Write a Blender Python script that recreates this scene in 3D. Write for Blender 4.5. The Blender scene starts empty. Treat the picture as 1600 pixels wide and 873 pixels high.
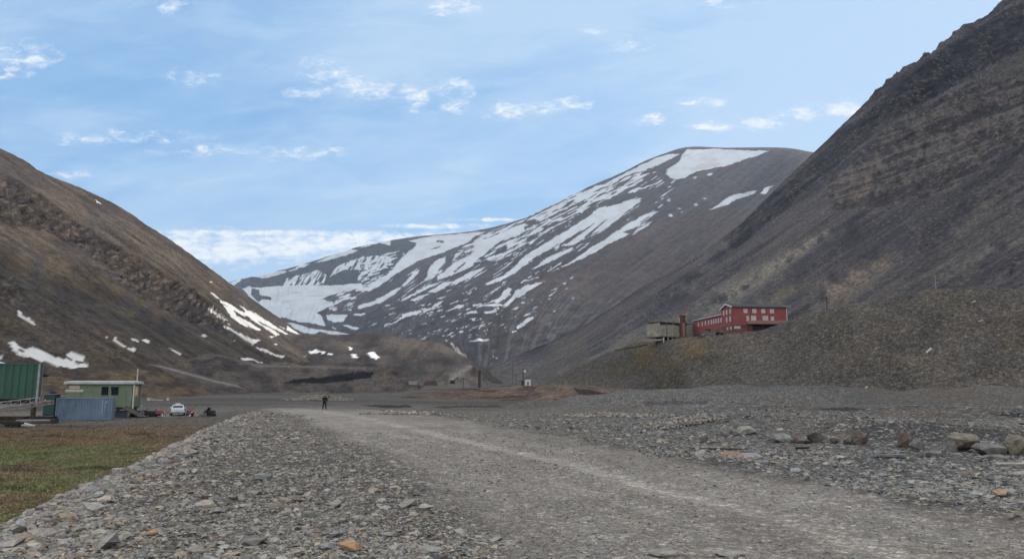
import bpy, bmesh, math, random
import numpy as np
from mathutils import Vector, Matrix

random.seed(7)
S = bpy.context.scene
COL = S.collection
PI = math.pi

# ------------------------------------------------------------------ camera
F = 1155.0                       # focal length in photo pixels (1600 wide)
HZ = 604.0                       # horizon row
CAMZ = 2.4
PITCH = math.atan((HZ - 436.5) / F)
cam_d = bpy.data.cameras.new('camera')
cam_d.sensor_width = 36.0
cam_d.lens = F / 1600 * 36
cam_d.clip_start = 0.1
cam_d.clip_end = 40000
cam = bpy.data.objects.new('camera', cam_d)
COL.objects.link(cam)
cam.location = (0, 0, CAMZ)
cam.rotation_euler = (PI / 2 + PITCH, 0, 0)
S.camera = cam

# ------------------------------------------------------------------ exposure
S.view_settings.view_transform = 'Standard'
S.view_settings.look = 'None'
S.view_settings.gamma = 1
S.view_settings.use_curve_mapping = False
S.view_settings.exposure = 1.12
SUN_EL, SUN_AZ = 22.0, 62.0      # azimuth clockwise from the view direction (+Y)

CS, SN = math.cos(PITCH), math.sin(PITCH)


def P(px, py, d):
    """world point seen at photo pixel (px,py) standing d metres ahead"""
    u, v = px - 800.0, 436.5 - py
    yy = F * CS - v * SN
    zz = F * SN + v * CS
    return np.array([u / yy * d, d, CAMZ + zz / yy * d])


def proj(v):
    """photo pixels of world points (n,3)"""
    x, y, z = v[..., 0], v[..., 1], v[..., 2] - CAMZ
    f = y * CS + z * SN
    up = -y * SN + z * CS
    f = np.where(f < 0.1, 0.1, f)
    return 800 + F * x / f, 436.5 - F * up / f


# ------------------------------------------------------------------ node helpers
class NT:
    def __init__(s, tree):
        s.t = tree

    def n(s, typ, **kw):
        nd = s.t.nodes.new(typ)
        for k, v in kw.items():
            if k.startswith('i_'):
                key = k[2:]
                key = int(key) if key.isdigit() else key.replace('_', ' ')
                sk = nd.inputs[key]
                if isinstance(v, bpy.types.NodeSocket):
                    s.t.links.new(v, sk)
                else:
                    sk.default_value = v
            else:
                setattr(nd, k, v)
        return nd

    def math(s, op, a, b=0.0, c=0.0, clamp=False):
        nd = s.t.nodes.new('ShaderNodeMath')
        nd.operation = op
        nd.use_clamp = clamp
        for i, v in enumerate((a, b, c)):
            if isinstance(v, bpy.types.NodeSocket):
                s.t.links.new(v, nd.inputs[i])
            else:
                nd.inputs[i].default_value = v
        return nd.outputs[0]

    def vec(s, op, a, b=(0, 0, 0)):
        nd = s.t.nodes.new('ShaderNodeVectorMath')
        nd.operation = op
        for i, v in enumerate((a, b)):
            if isinstance(v, bpy.types.NodeSocket):
                s.t.links.new(v, nd.inputs[i])
            else:
                nd.inputs[i].default_value = v
        return nd.outputs[1] if op in ('LENGTH', 'DOT_PRODUCT', 'DISTANCE') else nd.outputs[0]

    def mix(s, f, a, b, blend='MIX'):
        nd = s.t.nodes.new('ShaderNodeMix')
        nd.data_type = 'RGBA'
        nd.blend_type = blend
        for i, v in ((0, f), (6, a), (7, b)):
            if isinstance(v, bpy.types.NodeSocket):
                s.t.links.new(v, nd.inputs[i])
            else:
                if i and len(v) == 3:
                    v = (*v, 1)
                nd.inputs[i].default_value = v
        return nd.outputs[2]

    def ramp(s, v, a, b, lo=0.0, hi=1.0, smooth=True):
        nd = s.t.nodes.new('ShaderNodeMapRange')
        if smooth:
            nd.interpolation_type = 'SMOOTHSTEP'
        s.t.links.new(v, nd.inputs[0])
        for i, x in zip((1, 2, 3, 4), (a, b, lo, hi)):
            nd.inputs[i].default_value = x
        return nd.outputs[0]

    def noise(s, vec, scale, detail=4, rough=0.55, dist=0.0):
        nd = s.t.nodes.new('ShaderNodeTexNoise')
        s.t.links.new(vec, nd.inputs['Vector'])
        nd.inputs['Scale'].default_value = scale
        nd.inputs['Detail'].default_value = detail
        nd.inputs['Roughness'].default_value = rough
        nd.inputs['Distortion'].default_value = dist
        return nd.outputs[0]


# ------------------------------------------------------------------ world / sky
w = bpy.data.worlds.new('World')
S.world = w
w.use_nodes = True
wt = NT(w.node_tree)
for nd in list(w.node_tree.nodes):
    w.node_tree.nodes.remove(nd)
sky = wt.n('ShaderNodeTexSky', sky_type='NISHITA')
sky.sun_disc = False
sky.sun_elevation = math.radians(SUN_EL)
sky.sun_rotation = math.radians(SUN_AZ)
sky.altitude = 0
sky.air_density = 1.0
sky.dust_density = 0.6
sky.ozone_density = 2.0
tc = wt.n('ShaderNodeTexCoord')
D = wt.vec('NORMALIZE', tc.outputs['Generated'])
sx = wt.n('ShaderNodeSeparateXYZ')
w.node_tree.links.new(D, sx.inputs[0])
X, Y, Z = sx.outputs
Yp = wt.math('MAXIMUM', Y, 0.02)
U = wt.math('DIVIDE', X, Yp)
V = wt.math('DIVIDE', Z, Yp)
uv = wt.n('ShaderNodeCombineXYZ')
w.node_tree.links.new(U, uv.inputs[0])
w.node_tree.links.new(V, uv.inputs[1])
UV = uv.outputs[0]
# cloud layer coordinates: a flat layer overhead, softened near the horizon
Zp = wt.math('ADD', wt.math('MAXIMUM', Z, 0.0), 0.16)
cl = wt.n('ShaderNodeCombineXYZ')
w.node_tree.links.new(wt.math('DIVIDE', X, Zp), cl.inputs[0])
w.node_tree.links.new(wt.math('DIVIDE', Y, Zp), cl.inputs[1])
CL = cl.outputs[0]


def UVof(px, py):
    p = P(px, py, 1.0)
    return p[0], p[2] - CAMZ


# altocumulus groups: centre px,py, radius px, strength
blobs = [(1318, 170, 62, 20, 1.05), (1255, 180, 50, 17, 1.05), (1195, 193, 62, 18, .95), (1115, 197, 66, 12, .95),
         (1015, 186, 50, 13, .8), (890, 163, 44, 16, .78), (848, 168, 44, 17, .85), (786, 173, 44, 18, 1.0),
         (650, 152, 40, 26, .98), (700, 150, 60, 40, .74), (560, 138, 70, 24, .86), (508, 108, 52, 30, .86),
         (475, 148, 46, 14, .78), (25, 95, 90, 42, .92), (300, 122, 60, 24, .74), (470, 240, 110, 14, .74),
         (115, 272, 46, 8, .95), (180, 215, 190, 16, .68), (330, 388, 230, 34, 1.35), (480, 382, 260, 24, 1.35), (600, 370, 260, 12, 1.3), (420, 364, 330, 7, 1.2), (690, 354, 120, 6, 1.1),
         (765, 343, 70, 4, 1.05), (985, 68, 46, 18, .74), (275, 12, 50, 20, .8), (705, 12, 60, 18, .7),
         (925, 50, 30, 10, .7), (1130, 5, 40, 12, .7), (330, 235, 120, 16, .62), (1090, 160, 60, 12, .66)]
M = None
for (bx, by, rx, ry, st) in blobs:
    c = UVof(bx, by)
    d_ = wt.vec('SUBTRACT', UV, (c[0], c[1], 0))
    d_ = wt.vec('MULTIPLY', d_, (F / rx, F / ry, 0))
    l = wt.vec('LENGTH', d_)
    m = wt.ramp(l, 1.45, 0.1, 0.0, st)
    M = m if M is None else wt.math('MAXIMUM', M, m)
st_ = wt.vec('MULTIPLY', CL, (1.0, 1.5, 1))
n1 = wt.noise(st_, 9.0, 7, .62, .5)
stw = wt.vec('MULTIPLY', UV, (1.0, 2.1, 1))
n2 = wt.noise(stw, 42.0, 6, .68, .5)
nn = wt.math('ADD', wt.math('MULTIPLY', n1, .38), wt.math('MULTIPLY', n2, .62))
cov = wt.math('ADD', M, wt.math('MULTIPLY', wt.math('SUBTRACT', nn, .5), 5.2))
cov = wt.math('MULTIPLY', cov, wt.ramp(M, .02, .3))
patch = wt.math('MULTIPLY', wt.ramp(cov, .25, 1.6), .92)
# thin cirrus veil, streaked
vs = wt.n('ShaderNodeVectorRotate', rotation_type='Z_AXIS')
w.node_tree.links.new(CL, vs.inputs['Vector'])
vs.inputs['Angle'].default_value = math.radians(28)
vv = wt.vec('MULTIPLY', vs.outputs[0], (.45, 1.5, 1))
n3 = wt.noise(vv, 1.1, 9, .6, .5)
n5 = wt.noise(wt.vec('MULTIPLY', UV, (1.0, 3.2, 1)), 7.0, 7, .6, .6)
veil = wt.math('ADD', wt.ramp(n3, .33, .68, .0, .8), wt.ramp(n5, .42, .68, 0, .28))
# veil is denser high to the right (towards the sun)
side = wt.ramp(wt.math('ADD', wt.math('MULTIPLY', U, .75), V), -.05, 1.1, 0.0, .8)
# brighter haze close to the skyline
low = wt.ramp(V, .26, .02, 0.0, .35)
# unseen bright overcast overhead and behind, added to fill and whiten ground light
over = wt.math('MAXIMUM', wt.ramp(Z, .54, .75, 0.0, .97), wt.ramp(Y, .35, -.1, 0.0, .97))
veil = wt.math('ADD', wt.math('ADD', veil, side), low, clamp=True)
cover = wt.math('MULTIPLY', wt.math('SUBTRACT', 1.0, wt.math('MULTIPLY', wt.math('SUBTRACT', 1, patch), wt.math('SUBTRACT', 1, wt.math('MULTIPLY', veil, .62)))), 1.0, clamp=True)
hs = wt.n('ShaderNodeHueSaturation')
hs.inputs['Saturation'].default_value = 1.12
hs.inputs['Value'].default_value = 1.0
w.node_tree.links.new(sky.outputs[0], hs.inputs['Color'])
skyc = wt.mix(.72, hs.outputs[0], (1.1, 2.42, 4.3))
vcol = wt.mix(patch, (3.35, 4.15, 5.0), (5.3, 5.4, 5.5))
skyc = wt.mix(cover, skyc, vcol)
skyc = wt.mix(over, skyc, (6.8, 6.75, 6.7))
bg = wt.n('ShaderNodeBackground', i_Color=skyc, i_Strength=0.092)
wo = wt.n('ShaderNodeOutputWorld')
w.node_tree.links.new(bg.outputs[0], wo.inputs[0])

# ------------------------------------------------------------------ sun
sd = bpy.data.lights.new('sun', 'SUN')
sd.energy = 2.0
sd.angle = math.radians(3)
sd.color = (1.0, .9, .76)
so = bpy.data.objects.new('sun', sd)
COL.objects.link(so)
az, el = math.radians(SUN_AZ), math.radians(SUN_EL)
sv = Vector((math.sin(az) * math.cos(el), math.cos(az) * math.cos(el), math.sin(el)))
so.rotation_euler = sv.to_track_quat('Z', 'Y').to_euler()


# ------------------------------------------------------------------ noise (numpy)
def _h(ix, iy, seed):
    v = (ix.astype(np.int64) * 374761393 + iy.astype(np.int64) * 668265263 + seed * 974634777) & 0xFFFFFFFF
    v = ((v ^ (v >> 13)) * 1274126177) & 0xFFFFFFFF
    v = (v ^ (v >> 16)) & 0xFFFFFF
    return v / float(0xFFFFFF)


def vn(x, y, seed=0):
    x = np.asarray(x, float); y = np.asarray(y, float)
    ix, iy = np.floor(x), np.floor(y)
    fx, fy = x - ix, y - iy
    fx = fx * fx * (3 - 2 * fx); fy = fy * fy * (3 - 2 * fy)
    a, b = _h(ix, iy, seed), _h(ix + 1, iy, seed)
    c, d = _h(ix, iy + 1, seed), _h(ix + 1, iy + 1, seed)
    return (a * (1 - fx) + b * fx) * (1 - fy) + (c * (1 - fx) + d * fx) * fy


def fbm(x, y, seed=0, octv=5, gain=.5):
    t = 0; a = 1; s = 0
    for o in range(octv):
        t = t + a * vn(x * 2 ** o + 17.3 * o, y * 2 ** o - 9.1 * o, seed + o)
        s += a; a *= gain
    return t / s


def ridged(x, y, seed=0, octv=4):
    t = 0; a = 1; s = 0
    for o in range(octv):
        t = t + a * (1 - np.abs(2 * vn(x * 2 ** o, y * 2 ** o, seed + o) - 1))
        s += a; a *= .55
    return t / s


def ss(a, b, x):
    t = np.clip((x - a) / (b - a), 0, 1)
    return t * t * (3 - 2 * t)


def lerp(a, b, t):
    return a + (b - a) * t


def inpoly(px, py, pts):
    pts = np.asarray(pts, float)
    out = np.zeros(px.shape, bool)
    x0, y0 = pts.min(0); x1, y1 = pts.max(0)
    k = np.where((px >= x0) & (px <= x1) & (py >= y0) & (py <= y1))[0]
    if len(k) == 0:
        return out
    qx, qy = px[k], py[k]
    c = np.zeros(len(k), bool)
    n = len(pts)
    for i in range(n):
        xa, ya = pts[i]; xb, yb = pts[(i + 1) % n]
        if ya == yb:
            continue
        t = ((ya > qy) != (yb > qy)) & (qx < (xb - xa) * (qy - ya) / (yb - ya) + xa)
        c ^= t
    out[k] = c
    return out


def seg(px, py, a, b):
    """distance in px to a segment"""
    ax, ay = a; bx, by = b
    dx, dy = bx - ax, by - ay
    t = np.clip(((px - ax) * dx + (py - ay) * dy) / (dx * dx + dy * dy), 0, 1)
    return np.hypot(px - ax - t * dx, py - ay - t * dy), t


def snow_mask(px, py, polys, warp=2.0, fx=.12, seed=300, ang=None):
    wx = px + (fbm(px * fx, py * fx, seed, 4) - .5) * 2 * warp
    wy = py + (fbm(px * fx, py * fx, seed + 9, 4) - .5) * 2 * warp
    m = np.zeros(px.shape, bool)
    for p in polys:
        m |= inpoly(wx, wy, p)
    return m


# ------------------------------------------------------------------ mesh helpers
def np_mesh(name, verts, faces, smooth=True, col=None, attrs=None):
    me = bpy.data.meshes.new(name)
    verts = np.asarray(verts, np.float32)
    faces = np.asarray(faces, np.int32)
    nf, k = faces.shape
    me.vertices.add(len(verts))
    me.vertices.foreach_set('co', verts.ravel())
    me.loops.add(nf * k)
    me.loops.foreach_set('vertex_index', faces.ravel())
    me.polygons.add(nf)
    me.polygons.foreach_set('loop_start', np.arange(0, nf * k, k, dtype=np.int32))
    try:
        me.polygons.foreach_set('loop_total', np.full(nf, k, np.int32))
    except Exception:
        pass
    me.polygons.foreach_set('use_smooth', np.full(nf, smooth, bool))
    if col is not None:
        a = me.color_attributes.new('Col', 'FLOAT_COLOR', 'POINT')
        c4 = np.ones((len(verts), 4), np.float32); c4[:, :3] = col
        a.data.foreach_set('color', c4.ravel())
    for kx, v in (attrs or {}).items():
        a = me.attributes.new(kx, 'FLOAT', 'POINT')
        a.data.foreach_set('value', np.asarray(v, np.float32).ravel())
    me.update()
    me.validate()
    return me


def link(name, me, mat=None, parent=None):
    o = bpy.data.objects.new(name, me)
    COL.objects.link(o)
    if mat is not None:
        me.materials.append(mat)
    if parent is not None:
        o.parent = parent
    return o


def split_sheet(verts, faces, col, attrs, parts, mat):
    """one sheet cut along face classes into several seamless objects"""
    res = []
    for name, mask, label, cat in parts:
        f = faces[mask]
        if len(f) == 0:
            continue
        used, inv = np.unique(f, return_inverse=True)
        me = np_mesh(name, verts[used], inv.reshape(f.shape), True, col[used], {k: v[used] for k, v in attrs.items()})
        o = link(name, me, mat)
        o['kind'] = 'structure'; o['label'] = label; o['category'] = cat
        res.append(o)
    return res


def cr(pts, n):
    """Catmull-Rom through pts (k,...) sampled n times"""
    pts = np.asarray(pts, float)
    k = len(pts)
    u = np.linspace(0, k - 1, n)
    i = np.minimum(u.astype(int), k - 2)
    t = (u - i).reshape((-1,) + (1,) * (pts.ndim - 1))
    g = lambda j: pts[np.clip(j, 0, k - 1)]
    p0, p1, p2, p3 = g(i - 1), g(i), g(i + 1), g(i + 2)
    p0 = np.where((i == 0).reshape(t.shape), 2 * p1 - p2, p0)
    p3 = np.where((i == k - 2).reshape(t.shape), 2 * p2 - p1, p3)
    return .5 * ((2 * p1) + (-p0 + p2) * t + (2 * p0 - 5 * p1 + 4 * p2 - p3) * t * t + (-p0 + 3 * p1 - 3 * p2 + p3) * t ** 3)


def loft(lines, ns, nt):
    """fall lines (k, m, 3) -> grid verts (ns, nt, 3)"""
    L = np.array([cr(l, nt) for l in lines])
    return cr(L, ns)


def grid_faces(ns, nt, flip=False):
    i = np.arange(ns - 1)[:, None] * nt + np.arange(nt - 1)[None, :]
    f = np.stack([i, i + nt, i + nt + 1, i + 1], -1).reshape(-1, 4)
    return f[:, ::-1] if flip else f


def normals(G):
    a = np.gradient(G, axis=0); b = np.gradient(G, axis=1)
    n = np.cross(a, b)
    n /= np.linalg.norm(n, axis=-1, keepdims=True) + 1e-9
    s = np.sign(n[..., 2:3]); s[s == 0] = 1
    return n * s


# ------------------------------------------------------------------ materials
MATS = {}


def terrain_mat(name, grain, bump_d, bump_s=1.0, spec=.25, pebble=None, contrast=.5, fine=1.0):
    m = bpy.data.materials.new(name)
    m.use_nodes = True
    t = NT(m.node_tree)
    b = m.node_tree.nodes['Principled BSDF']
    at = t.n('ShaderNodeAttribute', attribute_name='Col')
    sn = t.n('ShaderNodeAttribute', attribute_name='snow')
    tcd = t.n('ShaderNodeTexCoord').outputs['Object']
    n = t.noise(tcd, grain, 6, .7)
    f = t.ramp(n, .3, .72, 1 - contrast, 1 + contrast)
    n_b = t.noise(tcd, grain * 4.3 * fine, 3, .7)
    f2 = t.ramp(n_b, .35, .68, 1 - contrast * .7, 1 + contrast * .8)
    g = t.math('MULTIPLY', f, f2)
    h = t.math('ADD', n, t.math('MULTIPLY', n_b, .45))
    if pebble:
        for (sc, amt, hs_) in pebble:
            vo = t.n('ShaderNodeTexVoronoi', feature='F1', i_Scale=sc)
            m.node_tree.links.new(tcd, vo.inputs['Vector'])
            vo.inputs['Randomness'].default_value = 1
            bw = t.n('ShaderNodeSeparateColor')
            m.node_tree.links.new(vo.outputs['Color'], bw.inputs[0])
            rr = t.math('POWER', bw.outputs[0], 2.2)
            k = t.math('ADD', 1 - amt * .55, t.math('MULTIPLY', rr, amt * 1.9))
            edge = t.ramp(vo.outputs['Distance'], .25, .75, 1.0, 1 - amt * .75)
            g = t.math('MULTIPLY', g, t.math('MULTIPLY', k, edge))
            h = t.math('SUBTRACT', h, t.math('MULTIPLY', vo.outputs['Distance'], hs_))
    inv = t.math('SUBTRACT', 1.0, sn.outputs['Fac'])
    g = t.math('ADD', t.math('MULTIPLY', t.math('SUBTRACT', g, 1.0), inv), 1.0)
    gv = t.n('ShaderNodeCombineXYZ')
    for i in range(3):
        m.node_tree.links.new(g, gv.inputs[i])
    c = t.vec('MULTIPLY', at.outputs['Color'], gv.outputs[0])
    # slight warm / cool mineral variation
    n4 = t.noise(tcd, grain * .35, 3, .5)
    c2 = t.mix(t.math('MULTIPLY', t.ramp(n4, .35, .7), inv), c, t.vec('MULTIPLY', c, (1.05, .99, .93)))
    m.node_tree.links.new(c2, b.inputs['Base Color'])
    b.inputs['Roughness'].default_value = .93
    b.inputs['Specular IOR Level'].default_value = spec * .5
    bp = t.n('ShaderNodeBump', i_Height=h)
    bp.inputs['Distance'].default_value = bump_d
    m.node_tree.links.new(t.math('MULTIPLY', t.math('ADD', inv, .06), bump_s, clamp=True), bp.inputs['Strength'])
    m.node_tree.links.new(bp.outputs[0], b.inputs['Normal'])
    MATS[name] = m
    return m


def mat(name, color, rough=.7, metal=0.0, var=.12, scale=3.0, bump=0.0, dirt=None, wave=None, spec=.4):
    if name in MATS:
        return MATS[name]
    m = bpy.data.materials.new(name)
    m.use_nodes = True
    t = NT(m.node_tree)
    b = m.node_tree.nodes['Principled BSDF']
    tcd = t.n('ShaderNodeTexCoord').outputs['Object']
    n = t.noise(tcd, scale, 6, .65)
    f = t.ramp(n, .3, .7)
    lo = tuple(c * (1 - var) for c in color); hi = tuple(min(1, c * (1 + var)) for c in color)
    c = t.mix(f, lo, hi)
    if dirt:
        st = t.vec('MULTIPLY', tcd, (1.0, 1.0, .18))
        dn = t.noise(st, scale * 2.3, 6, .7)
        c = t.mix(t.ramp(dn, .5, .78, 0, .75), c, dirt)
    m.node_tree.links.new(c, b.inputs['Base Color'])
    b.inputs['Roughness'].default_value = rough
    b.inputs['Metallic'].default_value = metal
    b.inputs['Specular IOR Level'].default_value = spec
    if bump:
        bp = t.n('ShaderNodeBump', i_Height=t.noise(tcd, scale * 4, 5, .7))
        bp.inputs['Distance'].default_value = bump
        m.node_tree.links.new(bp.outputs[0], b.inputs['Normal'])
    MATS[name] = m
    return m


def tag(o, label=None, cat=None, group=None, kind=None):
    if label: o['label'] = label
    if cat: o['category'] = cat
    if group: o['group'] = group
    if kind: o['kind'] = kind
    return o


# ================================================================== GROUND
def toe(y):
    return -7.9 - .285 * y + .35 * (fbm(y * .35, y * 0 + 3.1, 5, 3) - .5) * 2


# wheel-worn pale lines of the road: world x at distance y
TRK = [(2, 8.2), (7, 7.0), (10.8, 5.6), (14.1, 4.9), (18.7, 3.2), (23.5, 2.0), (30, -.6), (36.5, -3.3), (54, -9.6), (77, -19.5), (95, -27.5)]


def trk_x(y, off=0.0):
    ys = np.array([a for a, b in TRK]); xs = np.array([b for a, b in TRK])
    return np.interp(y, ys, xs) + off


def G0(x, y):
    """ground height, world metres"""
    x = np.asarray(x, float); y = np.asarray(y, float)
    yc = np.clip(y, -5, 400)
    t = ss(0.0, 1.0, (x - toe(yc)) / 3.4)
    t = t ** .85
    road = lerp(0.0, -1.05, ss(55, 150, y))
    mead = -1.55 + .18 * (fbm(x * .12, y * .12, 11, 3) - .5) * 2
    z = lerp(mead, road, t)
    far = ss(110, 170, y)
    z = lerp(z, -1.05 + 0 * z, far)
    # valley floor lifts towards the mounds
    z = z + ss(180, 600, y) * 5.0 * np.clip(y / 600, 0, 3)
    und = (fbm(x * .02, y * .02, 21, 3) - .5)
    z = z + und * 1.1 * ss(60, 140, y) * (1 - ss(400, 700, y))
    # river gravel heaps on the right
    wr = ss(-4, 26, x - .10 * y + 2.0) * ss(38, 60, y)
    ridge = np.exp(-((y - 112 - .05 * x) / 30.0) ** 2)
    lump = fbm(x * .055, y * .075, 31, 4) - .42
    z = z + wr * (1.55 * ridge + (1 - ss(120, 170, y)) * (ss(38, 60, y)) * (2.2 * lump - .55 * (1 - ss(90, 112, y))))
    # parallel gravel heaps left by the river diggers
    for yc0, am_, wd_, tl_, sx0, k_ in ((52, 1.0, 3.6, .10, 12, 1), (66, 1.25, 4.5, -.05, 10, 2), (84, 1.5, 5.5, .06, 2, 3), (104, 1.1, 6.5, .0, -6, 4)):
        yc_ = yc0 + tl_ * x + 6.0 * (fbm(x * .05, x * 0 + k_, 35 + k_, 3) - .5) * 2
        z = z + ss(0, 14, x - sx0) * am_ * np.exp(-((y - yc_) / wd_) ** 2) * (.35 + 1.3 * ss(.3, .65, fbm(x * .07, x * 0 + k_ * 3.3, 37, 3)))
    # near ridge of heaped gravel behind the boulders
    wn = ss(8, 16, x) * np.exp(-((y - 44 - .12 * (x - 16)) / 7.5) ** 2)
    z = z + wn * (.95 + 2.0 * (fbm(x * .12, y * .12, 41, 3) - .45))
    wd = ss(12, 20, x) * np.exp(-((y - 58) / 6.0) ** 2)
    z = z - wd * .7
    # roughness
    rd = onroad(x, y)
    amp = lerp(.05, .012, rd)
    z = z + amp * (fbm(x * 1.3, y * 1.3, 51, 4) - .5) * 2
    z = z + (1 - rd) * .09 * (fbm(x * .35, y * .35, 61, 3) - .5) * 2
    # hummocky meadow
    z = z + (1 - t) * (1 - far) * .10 * (fbm(x * .7, y * .7, 71, 3) - .5) * 2
    # wheel ruts
    for off in (0.0, -1.7, -4.3, 2.4):
        dx = np.abs(x - trk_x(y, off))
        z = z - .035 * np.exp(-(dx / (.28 + y * .004)) ** 2) * (1 - ss(70, 95, y))
    return z


def road_edges(y):
    """left and right edge (x) of the travelled gravel road"""
    l = trk_x(y, -6.4) + 0.03 * np.clip(y, 0, 90)
    r = trk_x(y, 3.3) + .055 * y
    return l, r


def onroad(x, y):
    l, r = road_edges(y)
    n = (fbm(x * .5, y * .25, 81, 4) - .5) * 2.6
    a = ss(-.9, .9, (x - l) + n) * ss(-.9, .9, (r - x) + n)
    return a * (1 - ss(80, 105, y)) * ss(-30, -8, y)


def ground_z(x, y):
    return float(G0(np.array([x]), np.array([y]))[0])


def on_ground(px, py):
    """where the ray through a photo pixel meets the ground"""
    d = np.exp(np.linspace(math.log(5), math.log(900), 4000))
    u, v = px - 800.0, 436.5 - py
    yy = F * CS - v * SN; zz = F * SN + v * CS
    x = u / yy * d; z = CAMZ + zz / yy * d
    g = G0(x, d)
    k = np.argmax(z < g)
    return Vector((x[k], d[k], g[k]))


azf = np.radians(np.concatenate([np.linspace(-180, -46, 45)[:-1], np.linspace(-46, 46, 900), np.linspace(46, 180, 45)[1:]]))
rr = np.concatenate([np.linspace(.3, 5, 22)[:-1], np.exp(np.linspace(math.log(5), math.log(420), 620)), np.exp(np.linspace(math.log(430), math.log(9000), 50))])
A, R = np.meshgrid(azf, rr, indexing='ij')
gx, gy = R * np.sin(A), R * np.cos(A)
gz = G0(gx, gy)
gz = np.where(gy < -20, np.minimum(gz, 0), gz)
GV = np.stack([gx, gy, gz], -1).reshape(-1, 3)
gf = grid_faces(len(azf), len(rr), True)
x, y = GV[:, 0], GV[:, 1]
ppx, ppy = proj(GV)
rd = onroad(x, y)
tt = ss(0.0, 1.0, (x - toe(np.clip(y, -5, 400))) / 3.4)
col = np.zeros((len(GV), 3))
grv = np.array([.225, .204, .178]); gdk = np.array([.155, .142, .128])
rodc = np.array([.255, .232, .206])
nlo = fbm(x * .08, y * .05, 101, 4)[:, None]
col[:] = lerp(gdk, grv, ss(.3, .62, nlo))
col = lerp(col, np.array([.2, .185, .17]) + 0 * col, (ss(.45, .7, fbm(x * .3, y * .15, 103, 4)) * .5)[:, None])
# cooler grey gravel on the right side
rt = ss(-2, 10, x - .02 * y)[:, None] * (1 - rd[:, None])
col = lerp(col, np.array([.170, .170, .170]) * (0.75 + .5 * nlo), rt * .85)
wp = ss(.52, .68, fbm(x * .09, y * .14, 207, 4))[:, None] * rt
col = lerp(col, np.array([.19, .16, .135]) + 0 * col, wp * .55)
# shingle band on the far right foreground
col = lerp(col, rodc * (0.82 + .36 * fbm(x * .7, y * .35, 111, 4)[:, None]), rd[:, None] * .95)
# pale compacted tracks
ydist = np.clip(y, 1, 100)
for off, wdt, st in ((0.0, .16, .62), (-.45, .6, .3), (-1.75, .3, .42), (2.3, .35, .25), (-4.2, .5, .36), (.9, .6, .2), (-2.9, .5, .25)):
    wob = (fbm(y * .12, y * 0 + off, 121, 3) - .5) * .7
    dx = np.abs(x - trk_x(y, off) - wob)
    kk = np.exp(-(dx / (wdt + y * .009)) ** 2) * (1 - ss(80, 105, y)) * (.55 + .45 * ss(.3, .58, fbm(x * .9, y * .22, 131, 4)))
    col = lerp(col, np.array([.50, .465, .42]) + 0 * col, (kk * st)[:, None])
blotch = ss(.55, .72, fbm(x * .4, y * .12, 141, 4)) * rd
col = lerp(col, np.array([.38, .355, .325]) + 0 * col, (blotch * .5)[:, None])
# meadow below the bank
md = (1 - ss(0.0, .06, tt)) * (1 - ss(84, 96, y + 6 * (fbm(x * .1, y * .1, 151, 3) - .5))) * ss(-60, -30, y + 0 * x)
mn = fbm(x * .16, y * .1, 161, 4)
gr = ss(.30, .46, mn) * (1 - ss(44, 60, y + 8 * (mn - .5)))
mcol = lerp(np.array([.17, .12, .068]), np.array([.12, .145, .05]), gr[:, None])
mcol = lerp(mcol, np.array([.21, .17, .105]) + 0 * mcol, (ss(.45, .7, fbm(x * .5, y * .22, 171, 4)) * .65)[:, None])
mcol = lerp(mcol, np.array([.03, .022, .014]) + 0 * mcol, (ss(.58, .68, fbm(x * .35, y * .9, 181, 4)) * .7)[:, None])
mcol = lerp(mcol, np.array([.165, .15, .14]) * (0.7 + .6 * nlo), (ss(62, 84, y + 14 * (mn - .5)) * .9)[:, None])
col = lerp(col, mcol, md[:, None])
# valley floor tone beyond 110 m, brownish
fl = ss(100, 190, y)[:, None]
vf = lerp(np.array([.12, .112, .105]), np.array([.17, .16, .15]), ss(.35, .65, fbm(x * .012, y * .035, 191, 5))[:, None])
col = lerp(col, vf, fl * (1 - rt * .5))
red = ss(.5, .7, fbm(x * .03, y * .05, 197, 4)) * ss(120, 160, y) * ss(-70, -20, x) * (1 - ss(25, 60, x))
col = lerp(col, np.array([.14, .10, .08]) + 0 * col, (red * .4)[:, None])
# shade of the gravel hollows, painted in as stretched dark noise
hol = ss(.60, .72, fbm(x * .05, y * .16, 201, 4)) * ss(38, 55, y)
col = lerp(col, np.array([.05, .05, .054]) + 0 * col, (hol * .6)[:, None])
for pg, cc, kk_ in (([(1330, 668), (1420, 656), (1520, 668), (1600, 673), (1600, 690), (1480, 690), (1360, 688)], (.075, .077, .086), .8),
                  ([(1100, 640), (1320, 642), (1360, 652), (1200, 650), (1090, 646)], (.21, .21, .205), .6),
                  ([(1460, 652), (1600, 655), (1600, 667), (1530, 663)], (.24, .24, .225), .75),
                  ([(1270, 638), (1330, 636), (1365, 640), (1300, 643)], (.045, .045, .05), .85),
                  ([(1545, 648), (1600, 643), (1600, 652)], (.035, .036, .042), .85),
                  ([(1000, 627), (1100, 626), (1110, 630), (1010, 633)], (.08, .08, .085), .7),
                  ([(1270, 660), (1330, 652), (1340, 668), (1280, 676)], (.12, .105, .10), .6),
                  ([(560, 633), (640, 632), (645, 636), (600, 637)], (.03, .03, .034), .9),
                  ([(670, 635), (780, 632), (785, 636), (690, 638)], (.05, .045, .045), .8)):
    kx = snow_mask(ppx, ppy, [pg], 1.5, .15, 215)  # shade on heap slopes painted dark, flat tops painted pale
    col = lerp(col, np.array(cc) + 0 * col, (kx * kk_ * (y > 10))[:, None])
col *= (0.86 + .28 * fbm(x * 2.2, y * 2.2, 211, 4))[:, None]

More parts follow.
